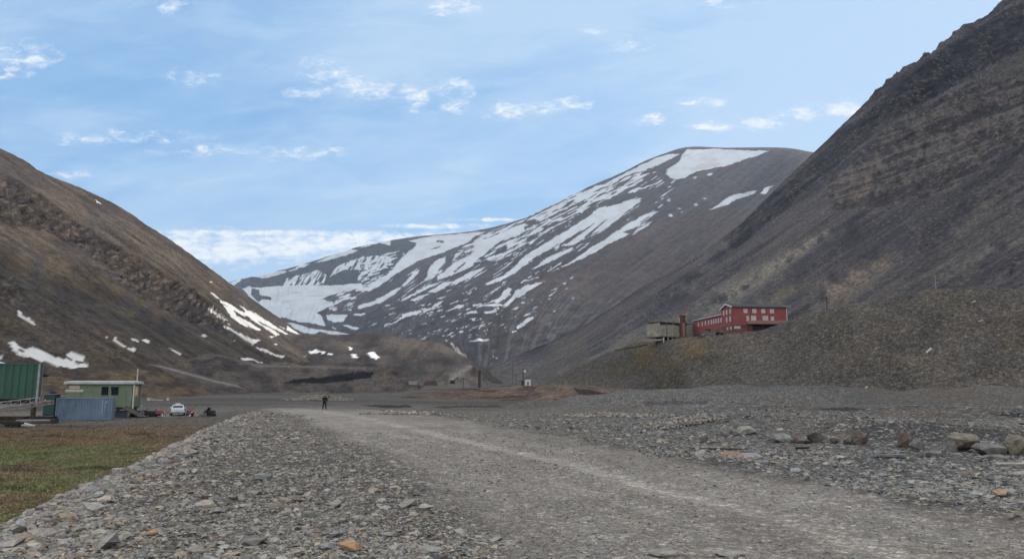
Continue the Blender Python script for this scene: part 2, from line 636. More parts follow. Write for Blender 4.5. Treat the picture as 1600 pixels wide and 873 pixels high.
gm = terrain_mat('gravel_ground', 3.2, .035, 1.0, pebble=[(9.0, .5, .8), (24.0, .55, .35), (2.6, .22, .5)], contrast=.22)
fc = gf.mean if False else None
cxm = x[gf].mean(1); cym = y[gf].mean(1)
rdf = rd[gf].mean(1) > .5
mdf = (md[gf].mean(1) > .5) & ~rdf
zer = rd * .30 * ss(5, 12, y)
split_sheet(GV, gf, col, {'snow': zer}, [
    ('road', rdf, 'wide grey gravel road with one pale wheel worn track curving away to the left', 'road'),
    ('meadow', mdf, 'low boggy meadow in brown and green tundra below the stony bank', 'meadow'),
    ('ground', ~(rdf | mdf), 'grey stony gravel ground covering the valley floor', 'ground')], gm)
print('ground done')


# ================================================================== MOUNTAINS
SNOW = np.array([.80, .82, .85])
m_far = terrain_mat('far_mountain_rock', .035, 9.0, 1.0, contrast=.30)
m_left = terrain_mat('scree_brown', .17, 2.6, 1.0, contrast=.42)
m_right = terrain_mat('scree_dark', .30, 2.4, 1.0, contrast=.46)
m_hill = terrain_mat('hill_scree', .9, .6, 1.0, contrast=.34, pebble=[(1.6, .3, .4), (3.4, .3, .2)])
m_mound = terrain_mat('mound_earth', .3, 1.3, 1.0, contrast=.36, spec=.08)


def sc(pts, ox, oy, k):
    return [(ox + a / k, oy + b / k) for a, b in pts]


def dots(lst, ox, oy, k):
    r = []
    for (a, b, rx, ry) in lst:
        r.append([(ox + (a + rx * math.cos(q)) / k, oy + (b + ry * math.sin(q)) / k) for q in np.linspace(0, 2 * PI, 9)[:-1]])
    return r


def streak(px, py, slope, lx, ly, seed):
    """noise stretched along an image-space fall direction, baked on the slope"""
    l = math.hypot(1, slope)
    a = (px + py * slope) / l
    b = (-px * slope + py) / l
    return fbm(a / lx, b / ly, seed, 4)


def build_mountain(name, lines, ns, nt, disp, colour, material, label, snow_fn=None, snow_label=None, flip=False):
    Gd = loft(lines, ns, nt)
    s = np.linspace(0, 1, ns)[:, None] + np.zeros((1, nt))
    t = np.zeros((ns, 1)) + np.linspace(0, 1, nt)[None, :]
    N = normals(Gd)
    Gd = Gd + N * disp(Gd, s, t)[..., None]
    v = Gd.reshape(-1, 3)
    px, py = proj(v)
    c = colour(v, s.ravel(), t.ravel(), px, py)
    sn = np.zeros(len(v))
    if snow_fn is not None:
        sn, sc_ = snow_fn(v, px, py)
        c = lerp(c, sc_, sn[:, None])
    f = grid_faces(ns, nt)
    # consistent upward faces
    k = len(f) // 2
    q = v[f[k]]
    if np.cross(q[1] - q[0], q[2] - q[0])[2] < 0:
        f = f[:, ::-1]
    isn = sn[f].mean(1) > .5
    parts = [(name, ~isn, label, name)]
    if isn.any():
        parts.append(('snow', isn, snow_label, 'snow'))
    split_sheet(v, f, c, {'snow': sn}, parts, material)
    return v, px, py


# ---------------- far mountain
def back(p, dy, dz, dx=0):
    return p + np.array([dx, dy, dz])


fl = [
    [(1420, 245, 3200), (1300, 330, 2800), (1220, 420, 2400), (1150, 500, 2000), (1100, 596, 1650)],
    [(1330, 246, 3300), (1230, 325, 2900), (1150, 412, 2500), (1080, 495, 2100), (1000, 593, 1650)],
    [(1270, 240, 3350), (1165, 325, 2950), (1070, 410, 2550), (980, 488, 2150), (910, 592, 1680)],
    [(1220, 233, 3400), (1105, 325, 3000), (1000, 408, 2600), (900, 485, 2200), (840, 592, 1700)],
    [(1130, 232.5, 3700), (1000, 312, 3200), (880, 402, 2700), (790, 482, 2200), (760, 592, 1700)],
    [(1060, 233, 3900), (925, 308, 3450), (805, 398, 2900), (705, 478, 2350), (690, 592, 1800)],
    [(1000, 259, 4100), (865, 328, 3700), (742, 408, 3150), (655, 480, 2550), (625, 592, 1900)],
    [(900, 303, 4300), (785, 366, 3900), (680, 428, 3400), (605, 488, 2800), (575, 592, 2000)],
    [(830, 338, 4500), (725, 391, 4200), (640, 438, 3700), (575, 490, 3100), (535, 592, 2100)],
    [(740, 361, 4700), (655, 402, 4400), (592, 446, 4000), (542, 498, 3400), (505, 592, 2300)],
    [(640, 371, 4900), (592, 402, 4700), (548, 442, 4400), (512, 500, 3700), (480, 592, 2500)],
    [(560, 386, 5000), (538, 410, 4900), (512, 448, 4600), (482, 502, 3900), (450, 592, 2600)],
    [(480, 411, 5100), (473, 430, 5000), (466, 454, 4700), (450, 502, 4000), (420, 592, 2700)],
    [(420, 427, 5200), (421, 444, 5100), (425, 464, 4700), (420, 506, 4000), (390, 592, 2700)],
    [(362, 440, 5200), (368, 455, 5000), (380, 475, 4600), (372, 511, 4000), (345, 592, 2800)],
    [(250, 475, 5200), (270, 490, 5000), (290, 510, 4600), (300, 530, 4000), (280, 592, 2800)],
]
lines = []
for l in fl:
    w_ = [P(*q) for q in l]
    w_ = [back(w_[0], 700, -260), back(w_[0], 220, -30)] + w_
    lines.append(w_)


def d_far(Gd, s, t):
    px, py = proj(Gd)
    amp = 9 * ss(.30, .42, t)
    g = (ridged(s * 55, t * 3.0, 400, 4) - .5) * 2
    g2 = (fbm(s * 160, t * 12, 410, 4) - .5) * 2
    b = (fbm(Gd[..., 0] * .006, Gd[..., 1] * .006, 415, 4) - .5) * 2
    lowr = ss(1250, 800, Gd[..., 1] * 0 + py * 2.4)
    hum = (fbm(px * .06, py * .13, 417, 4) - .5) * 14 * ss(480, 520, py)
    g3 = (ridged(s * 260, t * 5.0, 418, 3) - .5) * 2
    return amp * g + 5.5 * g3 * ss(.3, .4, t) + 5 * g2 * ss(.3, .4, t) + b * 14 * ss(.33, .6, t) + hum


def c_far(v, s, t, px, py):
    n = fbm(px * .02, py * .03, 420, 4)[:, None]
    c = lerp(np.array([.058, .056, .065]), np.array([.090, .083, .087]), n)
    st = streak(px, py, -.62, 90, 5, 430)[:, None]
    c = c * (.72 + .56 * st)
    # warm shoulder of the nearer flank
    sh = inpoly(px, py, [(1280, 330), (1130, 325), (1050, 335), (950, 372), (850, 425), (800, 452), (900, 470), (1000, 480), (1150, 440)])
    c = lerp(c, c * np.array([1.12, .97, .86]), sh[:, None] * .9)
    # black cliffs of the cirque
    cl_ = inpoly(px, py, [(355, 430), (440, 405), (540, 380), (600, 368), (650, 375), (655, 395), (620, 440), (560, 450), (420, 450), (370, 470)])
    c = lerp(c, np.array([.052, .058, .07]) * (.6 + .8 * fbm(px * .2, py * .5, 440, 4))[:, None], cl_[:, None] * .95)
    # lower benches: bands
    bd = ss(.5, .62, streak(px, py, -.25, 40, 3.2, 450)) * ss(455, 500, py)
    c = lerp(c, c * .62, bd[:, None] * .8)
    # dusty pale stream bed
    q = snow_mask(px, py, [sc([(555, 508), (580, 515), (585, 540), (615, 545), (635, 590), (690, 612), (700, 690), (655, 690), (640, 620), (590, 580), (570, 540)], 600, 440, 5.333)], 1.4)
    c = lerp(c, np.array([.42, .38, .33]) * (.5 + fbm(px * .5, py * .5, 455, 3))[:, None], q[:, None] * .85)
    pl_ = np.clip(1.4 - seg(px, py, (625, 586), (690, 588))[0], 0, 1)
    c = lerp(c, np.array([.25, .23, .22]) + 0 * c, (pl_ * .7)[:, None])
    return c


K1 = (350, 360, 4.85); K2 = (560, 350, 4.85); K3 = (740, 270, 4.85); K4 = (900, 210, 3.969); K5 = (600, 440, 5.333)
solid = [
    sc([(30, 402), (120, 366), (130, 375), (75, 415), (50, 420)], *K1),
    sc([(205, 352), (330, 318), (440, 303), (480, 312), (420, 335), (350, 350), (290, 362), (240, 355)], *K1),
    sc([(480, 308), (600, 252), (650, 258), (560, 290), (500, 314)], *K1),
    sc([(690, 248), (760, 212), (950, 138), (1020, 153), (900, 197), (760, 232)], *K1),
    sc([(1020, 130), (1261, 58), (1261, 112), (1180, 92), (1100, 120)], *K1),
    sc([(140, 440), (190, 425), (240, 432), (430, 418), (600, 412), (840, 418), (1040, 400), (1050, 430), (900, 462), (780, 500), (740, 520), (830, 545), (820, 570), (700, 620), (740, 650), (780, 690), (770, 722), (640, 700), (560, 692), (470, 660), (420, 660), (330, 600), (240, 545), (190, 495)], *K1),
    sc([(470, 697), (560, 708), (640, 735), (720, 745), (965, 785), (900, 802), (730, 768), (680, 782), (600, 780), (550, 750)], *K1),
    sc([(770, 640), (945, 636), (900, 690), (830, 694), (780, 672)], *K1),
    sc([(895, 708), (1025, 735), (1000, 752), (950, 738)], *K1),
    sc([(800, 728), (855, 745), (830, 752)], *K1),
    sc([(1261, 310), (1200, 368), (1120, 410), (1040, 450), (1100, 460), (1190, 410), (1261, 362)], *K1),
    sc([(980, 632), (1080, 628), (1060, 642), (990, 645)], *K1),
    sc([(930, 600), (970, 590), (960, 605)], *K1),
    sc([(380, 128), (560, 92), (830, 66), (960, 60), (880, 92), (820, 142), (700, 192), (560, 240), (440, 285), (330, 352), (250, 402), (160, 467), (100, 497), (0, 503), (0, 485), (130, 460), (200, 400), (250, 360), (300, 292), (360, 230), (430, 165), (440, 140)], *K2),
    sc([(520, 392), (545, 320), (575, 285), (665, 245), (660, 290), (600, 372), (560, 412), (500, 432)], *K2),
    sc([(600, 400), (700, 310), (740, 210), (800, 165), (860, 140), (1000, 100), (1261, -10), (1261, 50), (1100, 112), (990, 192), (870, 300), (840, 332), (740, 372), (600, 428)], *K2),
    sc([(460, 343), (450, 375), (400, 425), (345, 475), (330, 470), (380, 410), (420, 360)], *K2),
    sc([(330, 468), (270, 535), (160, 602), (0, 642), (0, 618), (130, 575), (230, 520)], *K2),
    sc([(645, 428), (460, 522), (350, 577), (300, 587), (420, 522), (520, 465)], *K2),
    sc([(560, 522), (430, 582), (388, 580), (460, 543)], *K2),
    sc([(725, 435), (590, 522), (525, 517), (640, 440)], *K2),
    sc([(970, 328), (820, 422), (700, 468), (720, 435), (850, 360)], *K2),
    sc([(722, 490), (670, 517), (660, 510)], *K2),
    sc([(850, 508), (800, 528), (780, 522)], *K2),
    sc([(1261, 255), (1200, 308), (1100, 390), (955, 460), (1050, 442), (1180, 372), (1261, 305)], *K2),
    sc([(1165, 488), (1145, 532), (1080, 582), (1050, 602), (1030, 590), (1090, 530), (1110, 500), (1140, 485)], *K2),
    sc([(945, 612), (1050, 602), (1100, 610), (1160, 560), (1190, 510), (1261, 468), (1261, 522), (1200, 562), (1140, 617), (1040, 622), (960, 622)], *K2),
    sc([(862, 614), (930, 603), (940, 615), (870, 625)], *K2),
    sc([(718, 640), (750, 608), (800, 615), (790, 635)], *K2),
    sc([(330, 682), (470, 648), (482, 672), (360, 702), (280, 748), (268, 738), (330, 705)], *K2),
    sc([(470, 638), (560, 636), (575, 600), (650, 578), (620, 612), (500, 670)], *K2),
    sc([(780, 688), (890, 653), (902, 672), (830, 682)], *K2),
    sc([(958, 668), (1085, 638), (1030, 667), (970, 684)], *K2),
    sc([(590, 560), (670, 543), (620, 570)], *K2),
    sc([(440, 628), (510, 602), (500, 615)], *K2),
    sc([(1261, 190), (1180, 215), (1100, 240), (1020, 252), (940, 268), (860, 340), (700, 440), (560, 520), (400, 620), (310, 710), (220, 780), (80, 842), (110, 850), (260, 772), (360, 722), (450, 652), (540, 602), (650, 560), (740, 545), (870, 490), (1000, 430), (1150, 300), (1261, 222)], *K3),
    sc([(760, 558), (560, 640), (430, 742), (560, 684), (740, 592)], *K3),
    sc([(1261, 335), (1180, 388), (1050, 460), (960, 530), (880, 570), (760, 660), (590, 747), (780, 668), (920, 604), (980, 562), (1180, 465), (1130, 450), (1261, 400)], *K3),
    sc([(555, 775), (370, 822), (430, 812), (500, 790)], *K3),
    sc([(350, 880), (380, 855), (540, 820), (450, 875), (400, 905), (350, 900)], *K3),
    sc([(780, 768), (735, 808), (740, 795)], *K3),
    sc([(690, 95), (850, 92), (1200, 103), (1100, 140), (940, 192), (740, 232), (670, 272), (600, 274), (560, 250), (565, 215), (640, 170), (660, 120)], *K4),
    sc([(640, 124), (520, 188), (420, 225), (350, 240), (220, 300), (100, 360), (0, 412), (0, 372), (200, 296), (380, 204), (500, 146), (600, 120)], *K4),
    sc([(408, 398), (340, 402), (240, 440), (150, 460), (100, 500), (0, 560), (0, 660), (130, 602), (250, 512), (330, 450)], *K4),
    sc([(518, 473), (440, 488), (330, 548), (200, 638), (90, 708), (0, 778), (0, 786), (60, 762), (200, 682), (290, 605), (400, 540)], *K4),
    sc([(475, 538), (380, 588), (350, 625), (450, 562)], *K4),
    sc([(455, 536), (385, 576), (380, 584)], *K4),
    sc([(1125, 343), (1040, 363), (950, 383), (910, 408), (880, 440), (808, 472), (930, 442), (1000, 402), (1100, 372)], *K4),
    sc([(1222, 318), (1170, 335), (1143, 365), (1170, 372)], *K4),
    sc([(660, 262), (590, 302), (600, 285)], *K4),
    sc([(512, 302), (395, 342), (400, 330)], *K4),
    sc([(1250, 288), (1200, 298), (1100, 375), (1120, 392), (1245, 310)], *K5),
    sc([(705, 495), (780, 473), (885, 480), (860, 497)], *K5),
    sc([(1458, 58), (1380, 127), (1375, 120)], *K5),
    sc([(0, 360), (80, 335), (150, 290), (160, 300), (70, 350), (0, 378)], *K5),
] + dots([(830, 248, 20, 7), (737, 268, 12, 5), (585, 503, 14, 8), (640, 460, 10, 6), (658, 478, 8, 5), (742, 433, 11, 7), (800, 400, 11, 6)], *K4) \
    + dots([(640, 415, 22, 9), (745, 322, 16, 7), (1505, 12, 12, 8), (30, 195, 24, 6), (940, 270, 10, 6), (520, 490, 12, 5), (910, 618, 8, 5), (945, 638, 10, 5), (560, 520, 12, 8)], *K5)
zone_h = [  # banded snow near the skyline
    sc([(0, 500), (230, 400), (440, 320), (640, 205), (900, 118), (1100, 35), (1261, -60), (1261, 135), (1100, 165), (940, 235), (800, 305), (640, 405), (500, 485), (330, 605), (220, 665), (60, 665), (0, 675)], *K3),
    sc([(0, 430), (150, 365), (330, 268), (500, 232), (400, 305), (300, 352), (100, 442), (0, 505)], *K4),
]
zone_c = [sc([(440, 422), (470, 365), (600, 330), (720, 300), (780, 335), (760, 400), (700, 415)], *K1),
          sc([(800, 355), (860, 270), (920, 248), (1040, 200), (1220, 190), (1265, 205), (1265, 275), (1100, 305), (1040, 292), (900, 300), (850, 332)], *K1)]
zone_s = [sc([(740, 520), (900, 460), (1060, 430), (1100, 440), (1000, 500), (1000, 560), (880, 620), (800, 600)], *K1),
          sc([(0, 260), (330, 200), (370, 240), (250, 380), (150, 450), (0, 480)], *K2)]


def s_far(v, px, py):
    m = snow_mask(px, py, solid, 1.7, .16, 460)
    wxx = px + (fbm(px * .1, py * .1, 465, 3) - .5) * 8
    b1 = streak(px, py, -.5, 16, 2.0, 470)
    zh = snow_mask(px, py, zone_h, 4, .1, 471)
    m |= zh & (b1 > .495)
    zc = snow_mask(px, py, zone_c, 2.5, .1, 472)
    b2 = streak(px, py, -1.5, 12, 1.7, 473)
    m |= zc & (b2 > .46)
    zs = snow_mask(px, py, zone_s, 2.5, .1, 474)
    b3 = streak(px, py, -.35, 9, 1.8, 475)
    m |= zs & (b3 > .56)
    zf = inpoly(px, py, [(560, 520), (600, 440), (700, 400), (860, 330), (1010, 262), (1060, 300), (1010, 350), (900, 410), (780, 455), (700, 500), (600, 530)])
    b4 = streak(px, py, -.66, 26, 1.5, 476)
    b5 = fbm(px * .02, py * .03, 477, 3)
    m |= zf & (b4 > .78 - .09 * ss(.4, .6, b5)) & (b5 > .38)
    zg = inpoly(px, py, [(600, 480), (760, 455), (880, 440), (900, 470), (800, 520), (640, 540)])
    m |= zg & (streak(px, py, -.35, 14, 1.8, 478) > .73)
    # dark fingers through the big patch and rock showing in the glacier
    for a, b, w_ in (((920, 380), (700, 530), 10), ((1010, 350), (850, 490), 10), ((820, 430), (660, 545), 10), ((640, 540), (540, 620), 9), ((960, 440), (870, 480), 6)):
        d_, t_ = seg(px, py, (740 + a[0] / 4.85, 270 + a[1] / 4.85), (740 + b[0] / 4.85, 270 + b[1] / 4.85))
        m &= ~(d_ < (w_ / 4.85) * (.25 + .75 * t_))
    for a, b, w_ in (((800, 215), (640, 355), 9), ((870, 170), (740, 210), 12), ((860, 210), (740, 270), 14), ((805, 295), (730, 360), 7), ((700, 250), (610, 350), 6), ((600, 130), (640, 135), 10), ((560, 190), (620, 170), 5)):
        d_, t_ = seg(px, py, (560 + a[0] / 4.85, 350 + a[1] / 4.85), (560 + b[0] / 4.85, 350 + b[1] / 4.85))
        m &= ~((d_ < w_ / 4.85) & (fbm(px * .6, py * .6, 480, 2) > .35))
    isl = snow_mask(px, py, [sc([(210, 438), (268, 448), (270, 490), (360, 500), (360, 527), (290, 520), (262, 545), (240, 520), (205, 490)], *K1),
                             sc([(440, 655), (520, 680), (560, 695), (640, 715), (800, 725), (870, 765), (700, 748), (620, 728), (540, 705), (430, 668)], *K1),
                             sc([(740, 640), (770, 650), (790, 700), (770, 720), (745, 670)], *K1)], 1.2, .3, 482)
    m &= ~isl
    # shading inside the snow: old, dusty, grey snow
    g = fbm(px * .07, py * .16, 490, 5)
    dirty = ss(.42, .68, g)
    c = lerp(SNOW * np.array([.62, .66, .70]) + 0 * v, np.array([.42, .44, .47]) + 0 * v, (dirty * .6)[:, None])
    dl = ss(.56, .68, streak(px, py, -.12, 24, 2.2, 491)) * inpoly(px, py, sc([(430, 470), (900, 450), (760, 600), (500, 640), (420, 520)], *K1))
    c = lerp(c, np.array([.3, .31, .34]) + 0 * v, (dl * .6)[:, None])
    sm = snow_mask(px, py, [sc([(700, 215), (780, 180), (920, 180), (860, 200), (750, 222)], *K4), sc([(820, 150), (870, 148), (860, 158)], *K4)], 1.0)
    c = lerp(c, np.array([.42, .38, .35]) + 0 * v, sm[:, None] * .6)
    cap = inpoly(px, py, sc([(0, 170), (150, 120), (400, 60), (1100, 10), (1100, 40), (840, 85), (560, 105), (300, 140)], *K2))
    c = lerp(c, np.array([.42, .42, .44]) + 0 * v, cap[:, None] * .5)
    return m.astype(float), c


FARV = build_mountain('mountain', lines, 1150, 520, d_far, c_far, m_far,
                      'far grey mountain with a flat snowy summit and long snow streaks across its flank', s_far,
                      'white snow fields, glacier and streaks on the far mountain')
print('far done')

# ---------------- left mountain
lr = [(-1500, -500, 330), (-1000, -220, 400), (-700, -60, 480), (-350, 88, 600), (0, 233, 800), (43, 259, 860), (87, 279, 920), (130, 296, 980), (183, 322, 1060), (217, 346, 1110), (261, 374, 1190), (305, 405, 1270), (348, 437, 1350), (392, 468, 1450), (435, 498, 1560), (470, 521, 1680), (520, 548, 1800), (600, 600, 2000)]
lf = [-140, -140, -145, -150, -165, -170, -176, -184, -194, -200, -208, -216, -226, -240, -256, -272, -285, -300]
lines = []
for q, xf in zip(lr, lf):
    r = P(*q)
    ft = np.array([xf, r[1] - 60 - .04 * r[1], -3.0])
    l = [back(r, 90, -60, -260), back(r, 30, 2, -70)]
    for a, z in ((0, 1), (.14, .85), (.3, .68), (.45, .51), (.6, .345), (.75, .19), (.88, .075), (1, 0)):
        p = lerp(r, ft, a); p[2] = ft[2] + (r[2] - ft[2]) * z
        l.append(p)
    lines.append(l)
LC = [(-60, 240), (0, 268), (40, 292), (100, 335), (190, 395), (250, 430), (300, 455), (345, 490), (360, 520), (330, 512), (290, 500), (240, 478), (200, 455), (160, 425), (120, 385), (60, 360), (0, 352), (-60, 330)]


def d_left(Gd, s, t):
    px, py = proj(Gd)
    a = s * 90
    g = (ridged(a * .6, t * 2.2 + a * .02, 500, 4) - .5) * 2
    am = ss(.28, .45, t)
    pxr, pyr = px.ravel(), py.ravel()
    cm = snow_mask(pxr, pyr, [LC], 7, .05, 505).reshape(px.shape).astype(float)
    rock = (ridged(px * .10 + .04 * py, py * .20, 550, 5) - .45) * -2
    b = (fbm(Gd[..., 0] * .012, Gd[..., 1] * .012, 515, 4) - .5) * 2
    g3 = (ridged(a * 3.4, t * 4.0, 525, 3) - .5) * 2
    return g3 * 1.3 * am + g * 4.6 * am + cm * rock * 9 + b * 6 * ss(.2, .4, t) + (fbm(a * 4, t * 24, 520, 3) - .5) * 3.0


def c_left(v, s, t, px, py):
    st = streak(px, py, .62, 120, 5.0, 530)
    st2 = streak(px, py, .6, 60, 2.6, 535)
    n = fbm(px * .012, py * .02, 540, 4)
    c = lerp(np.array([.055, .045, .040]), np.array([.106, .087, .070]), ss(.3, .7, st)[:, None])
    st3 = streak(px, py, .62, 26, 1.3, 537)
    c = c * (.70 + .6 * st2)[:, None] * (.72 + .56 * st3)[:, None]
    c = lerp(c, np.array([.07, .064, .064]) * (.7 + .6 * st2)[:, None], ss(.45, .62, n)[:, None] * .6)
    # mossy ochre band under the cliff
    d0, _ = seg(px, py, (-20, 385), (230, 470))
    oc = np.exp(-(d0 / 42) ** 2) * ss(.42, .62, fbm(px * .05, py * .08, 545, 3))
    c = lerp(c, np.array([.135, .102, .058]) + 0 * c, (oc * .5)[:, None])
    d0, _ = seg(px, py, (0, 500), (250, 590))
    oc = np.exp(-(d0 / 26) ** 2) * ss(.5, .68, fbm(px * .05, py * .1, 546, 3))
    c = lerp(c, np.array([.10, .082, .05]) + 0 * c, (oc * .45)[:, None])
    # rock cliffs
    cm = snow_mask(px, py, [LC, [(-20, 430), (20, 435), (40, 460), (20, 475), (-20, 465)]], 8, .05, 505)
    rk = ridged(px * .10 + .04 * py, py * .20, 550, 5)
    c = lerp(c, lerp(np.array([.16, .135, .115]), np.array([.028, .027, .033]), ss(.42, .66, rk)[:, None]), cm[:, None] * .68)
    dk = ss(.52, .66, fbm(px * .02, py * .05 - px * .02, 555, 4)) * ss(.1, .25, t) * (1 - ss(430, 560, px))
    c = lerp(c, c * .66, dk[:, None] * .7)
    return c


K6 = (300, 440, 5.456); K7 = (0, 460, 5.333); K8 = (340, 340, 3.077)
lsn = [sc(p, *K6) for p in (
    [(150, 86), (190, 103), (238, 150), (210, 142)],
    [(238, 152), (290, 173), (450, 268), (475, 302), (430, 287), (300, 208), (245, 178)],
    [(268, 198), (340, 228), (362, 258), (380, 288), (480, 338), (592, 410), (560, 414), (440, 372), (330, 307), (330, 280), (300, 252)],
    [(402, 198), (470, 238), (540, 268), (620, 318), (740, 398), (822, 447), (790, 447), (640, 372), (540, 322), (590, 360), (690, 405), (752, 452), (720, 458), (600, 382), (510, 322), (450, 272), (455, 250)],
    [(812, 372), (918, 447), (880, 442), (806, 412)], [(740, 375), (800, 400), (790, 405)],
    [(112, 193), (180, 248), (310, 330), (270, 322), (160, 258)],
    [(252, 362), (300, 378), (400, 438), (500, 488), (592, 494), (515, 538), (480, 500), (380, 445), (280, 392)],
    [(550, 558), (640, 578), (700, 618), (795, 630), (772, 652), (680, 622), (580, 582)],
    [(650, 458), (710, 465), (680, 478)], [(340, 482), (375, 505), (360, 500)], [(300, 362), (325, 372), (320, 378)],
    [(418, 653), (480, 648), (612, 693), (560, 698), (450, 672)], [(218, 592), (268, 615), (240, 608)])] + \
      [sc(p, *K7) for p in (
          [(150, 133), (172, 140), (200, 175), (260, 200), (302, 250), (200, 216), (148, 165)],
          [(68, 388), (120, 393), (190, 448), (260, 443), (470, 518), (580, 543), (620, 568), (740, 583), (700, 617), (620, 622), (500, 597), (330, 552), (230, 522), (150, 512), (108, 462)],
          [(540, 473), (600, 488), (680, 518), (768, 548), (620, 552), (560, 510)],
          [(918, 338), (970, 368), (1010, 408), (1135, 465), (1120, 477), (1060, 447), (960, 392)],
          [(868, 342), (922, 372), (905, 366)], [(1092, 368), (1150, 372), (1152, 402)],
          [(1168, 360), (1240, 378), (1258, 408), (1200, 392)], [(1378, 418), (1450, 463), (1552, 505), (1530, 512), (1440, 467)],
          [(0, 508), (25, 525), (10, 545), (0, 540)])] + dots([(100, 462, 20, 13), (160, 5, 10, 6), (712, 533, 14, 6)], *K6) + [[(148, 311), (160, 320), (152, 316)]]


def s_left(v, px, py):
    m = snow_mask(px, py, lsn, 1.0, .25, 560)
    m &= ~inpoly(px, py, sc([(140, 462), (185, 460), (205, 485), (160, 478)], *K7))
    c = SNOW * np.array([.78, .765, .735]) * (.82 + .22 * fbm(px * .1, py * .2, 565, 3))[:, None]
    return m.astype(float), c


LEFTV = build_mountain('mountain', lines, 760, 520, d_left, c_left, m_left,
                       'brown scree mountainside on the left with a dark cliff band running down it', s_left,
                       'sunlit snow patches lying low on the left mountainside')
print('left done')

# ---------------- right mountain
RL = [
    [(1800, -150, 1000), (1592, 0, 1050), (1474, 80, 1080), (1375, 154, 1110), (1259, 258, 1160), (1133, 374, 1220), (1020, 447, 1290), (900, 520, 1390), (740, 596, 1550)],
    [(1950, -150, 800), (1720, 30, 820), (1580, 140, 840), (1470, 225, 860), (1350, 315, 900), (1210, 415, 950), (1090, 490, 1010), (950, 550, 1090), (800, 602, 1200)],
    [(2100, -150, 640), (1850, 60, 640), (1690, 180, 650), (1570, 270, 660), (1440, 355, 680), (1300, 440, 720), (1170, 510, 760), (1030, 565, 820), (880, 608, 900)],
    [(2300, -150, 520), (2000, 70, 510), (1820, 210, 500), (1680, 310, 500), (1550, 390, 510), (1400, 470, 530), (1260, 530, 560), (1110, 580, 600), (960, 617, 650)],
    [(2600, -200, 420), (2200, 60, 390), (1980, 220, 370), (1820, 330, 360), (1680, 410, 360), (1520, 490, 370), (1370, 550, 390), (1210, 600, 410), (1060, 640, 430)],
    [(3300, -400, 280), (2700, -20, 260), (2350, 180, 250), (2120, 310, 245), (1930, 410, 245), (1750, 500, 250), (1580, 570, 255), (1400, 630, 260), (1240, 680, 270)],
]
lines = []
for l in RL:
    w_ = [P(*q) for q in l]
    up = w_[0] - w_[1]
    up2 = up / np.linalg.norm(up[:2])
    w_ = [w_[0] + up2 * np.array([380, 380, 300]), w_[0] + up2 * np.array([160, 160, 150])] + w_
    lines.append(w_)
l0 = [p + np.array([170, 300, -110]) for p in lines[0]]
l1 = [p + np.array([30, 60, -2]) for p in lines[0]]
lines = [l0, l1] + lines
n5 = lines[-1]
for yy_ in (60, -150, -400):
    ll = []
    for i in range(len(n5)):
        a = i / (len(n5) - 1)
        ll.append(np.array([lerp(900, 150, a), yy_ + 0.0, lerp(560, -14, a ** .92)]))
    lines.append(ll)


def d_right(Gd, s, t):
    px, py = proj(Gd)
    a = s * 70
    g = (ridged(a * .8, t * 1.6, 600, 4) - .5) * 2
    up = 1 - ss(.42, .62, t)
    rough = (ridged(a * 1.3, t * 30, 610, 5) - .5) * 2
    zq = Gd[..., 2] / 17.0 + 1.6 * fbm(Gd[..., 0] * .006, Gd[..., 1] * .006, 616, 3)
    led = (zq - np.floor(zq)) ** 1.8
    strata = (fbm(a * .6, Gd[..., 2] * .09, 615, 4) - .5) * 2 + 1.5 * (led - .4) * ss(.35, .6, fbm(a * .5, t * 9, 617, 3))
    b = (fbm(Gd[..., 0] * .01, Gd[..., 1] * .01, 620, 4) - .5) * 2
    sil = np.exp(-((s - .2) / .06) ** 2)
    g3 = (ridged(a * 4.5, t * 3.5, 625, 3) - .5) * 2
    return g3 * 1.5 + g * (2.6 + 4 * up) + rough * (6.5 * up + .8) * (.5 + 1.1 * sil) + strata * 5.5 * up + b * 6


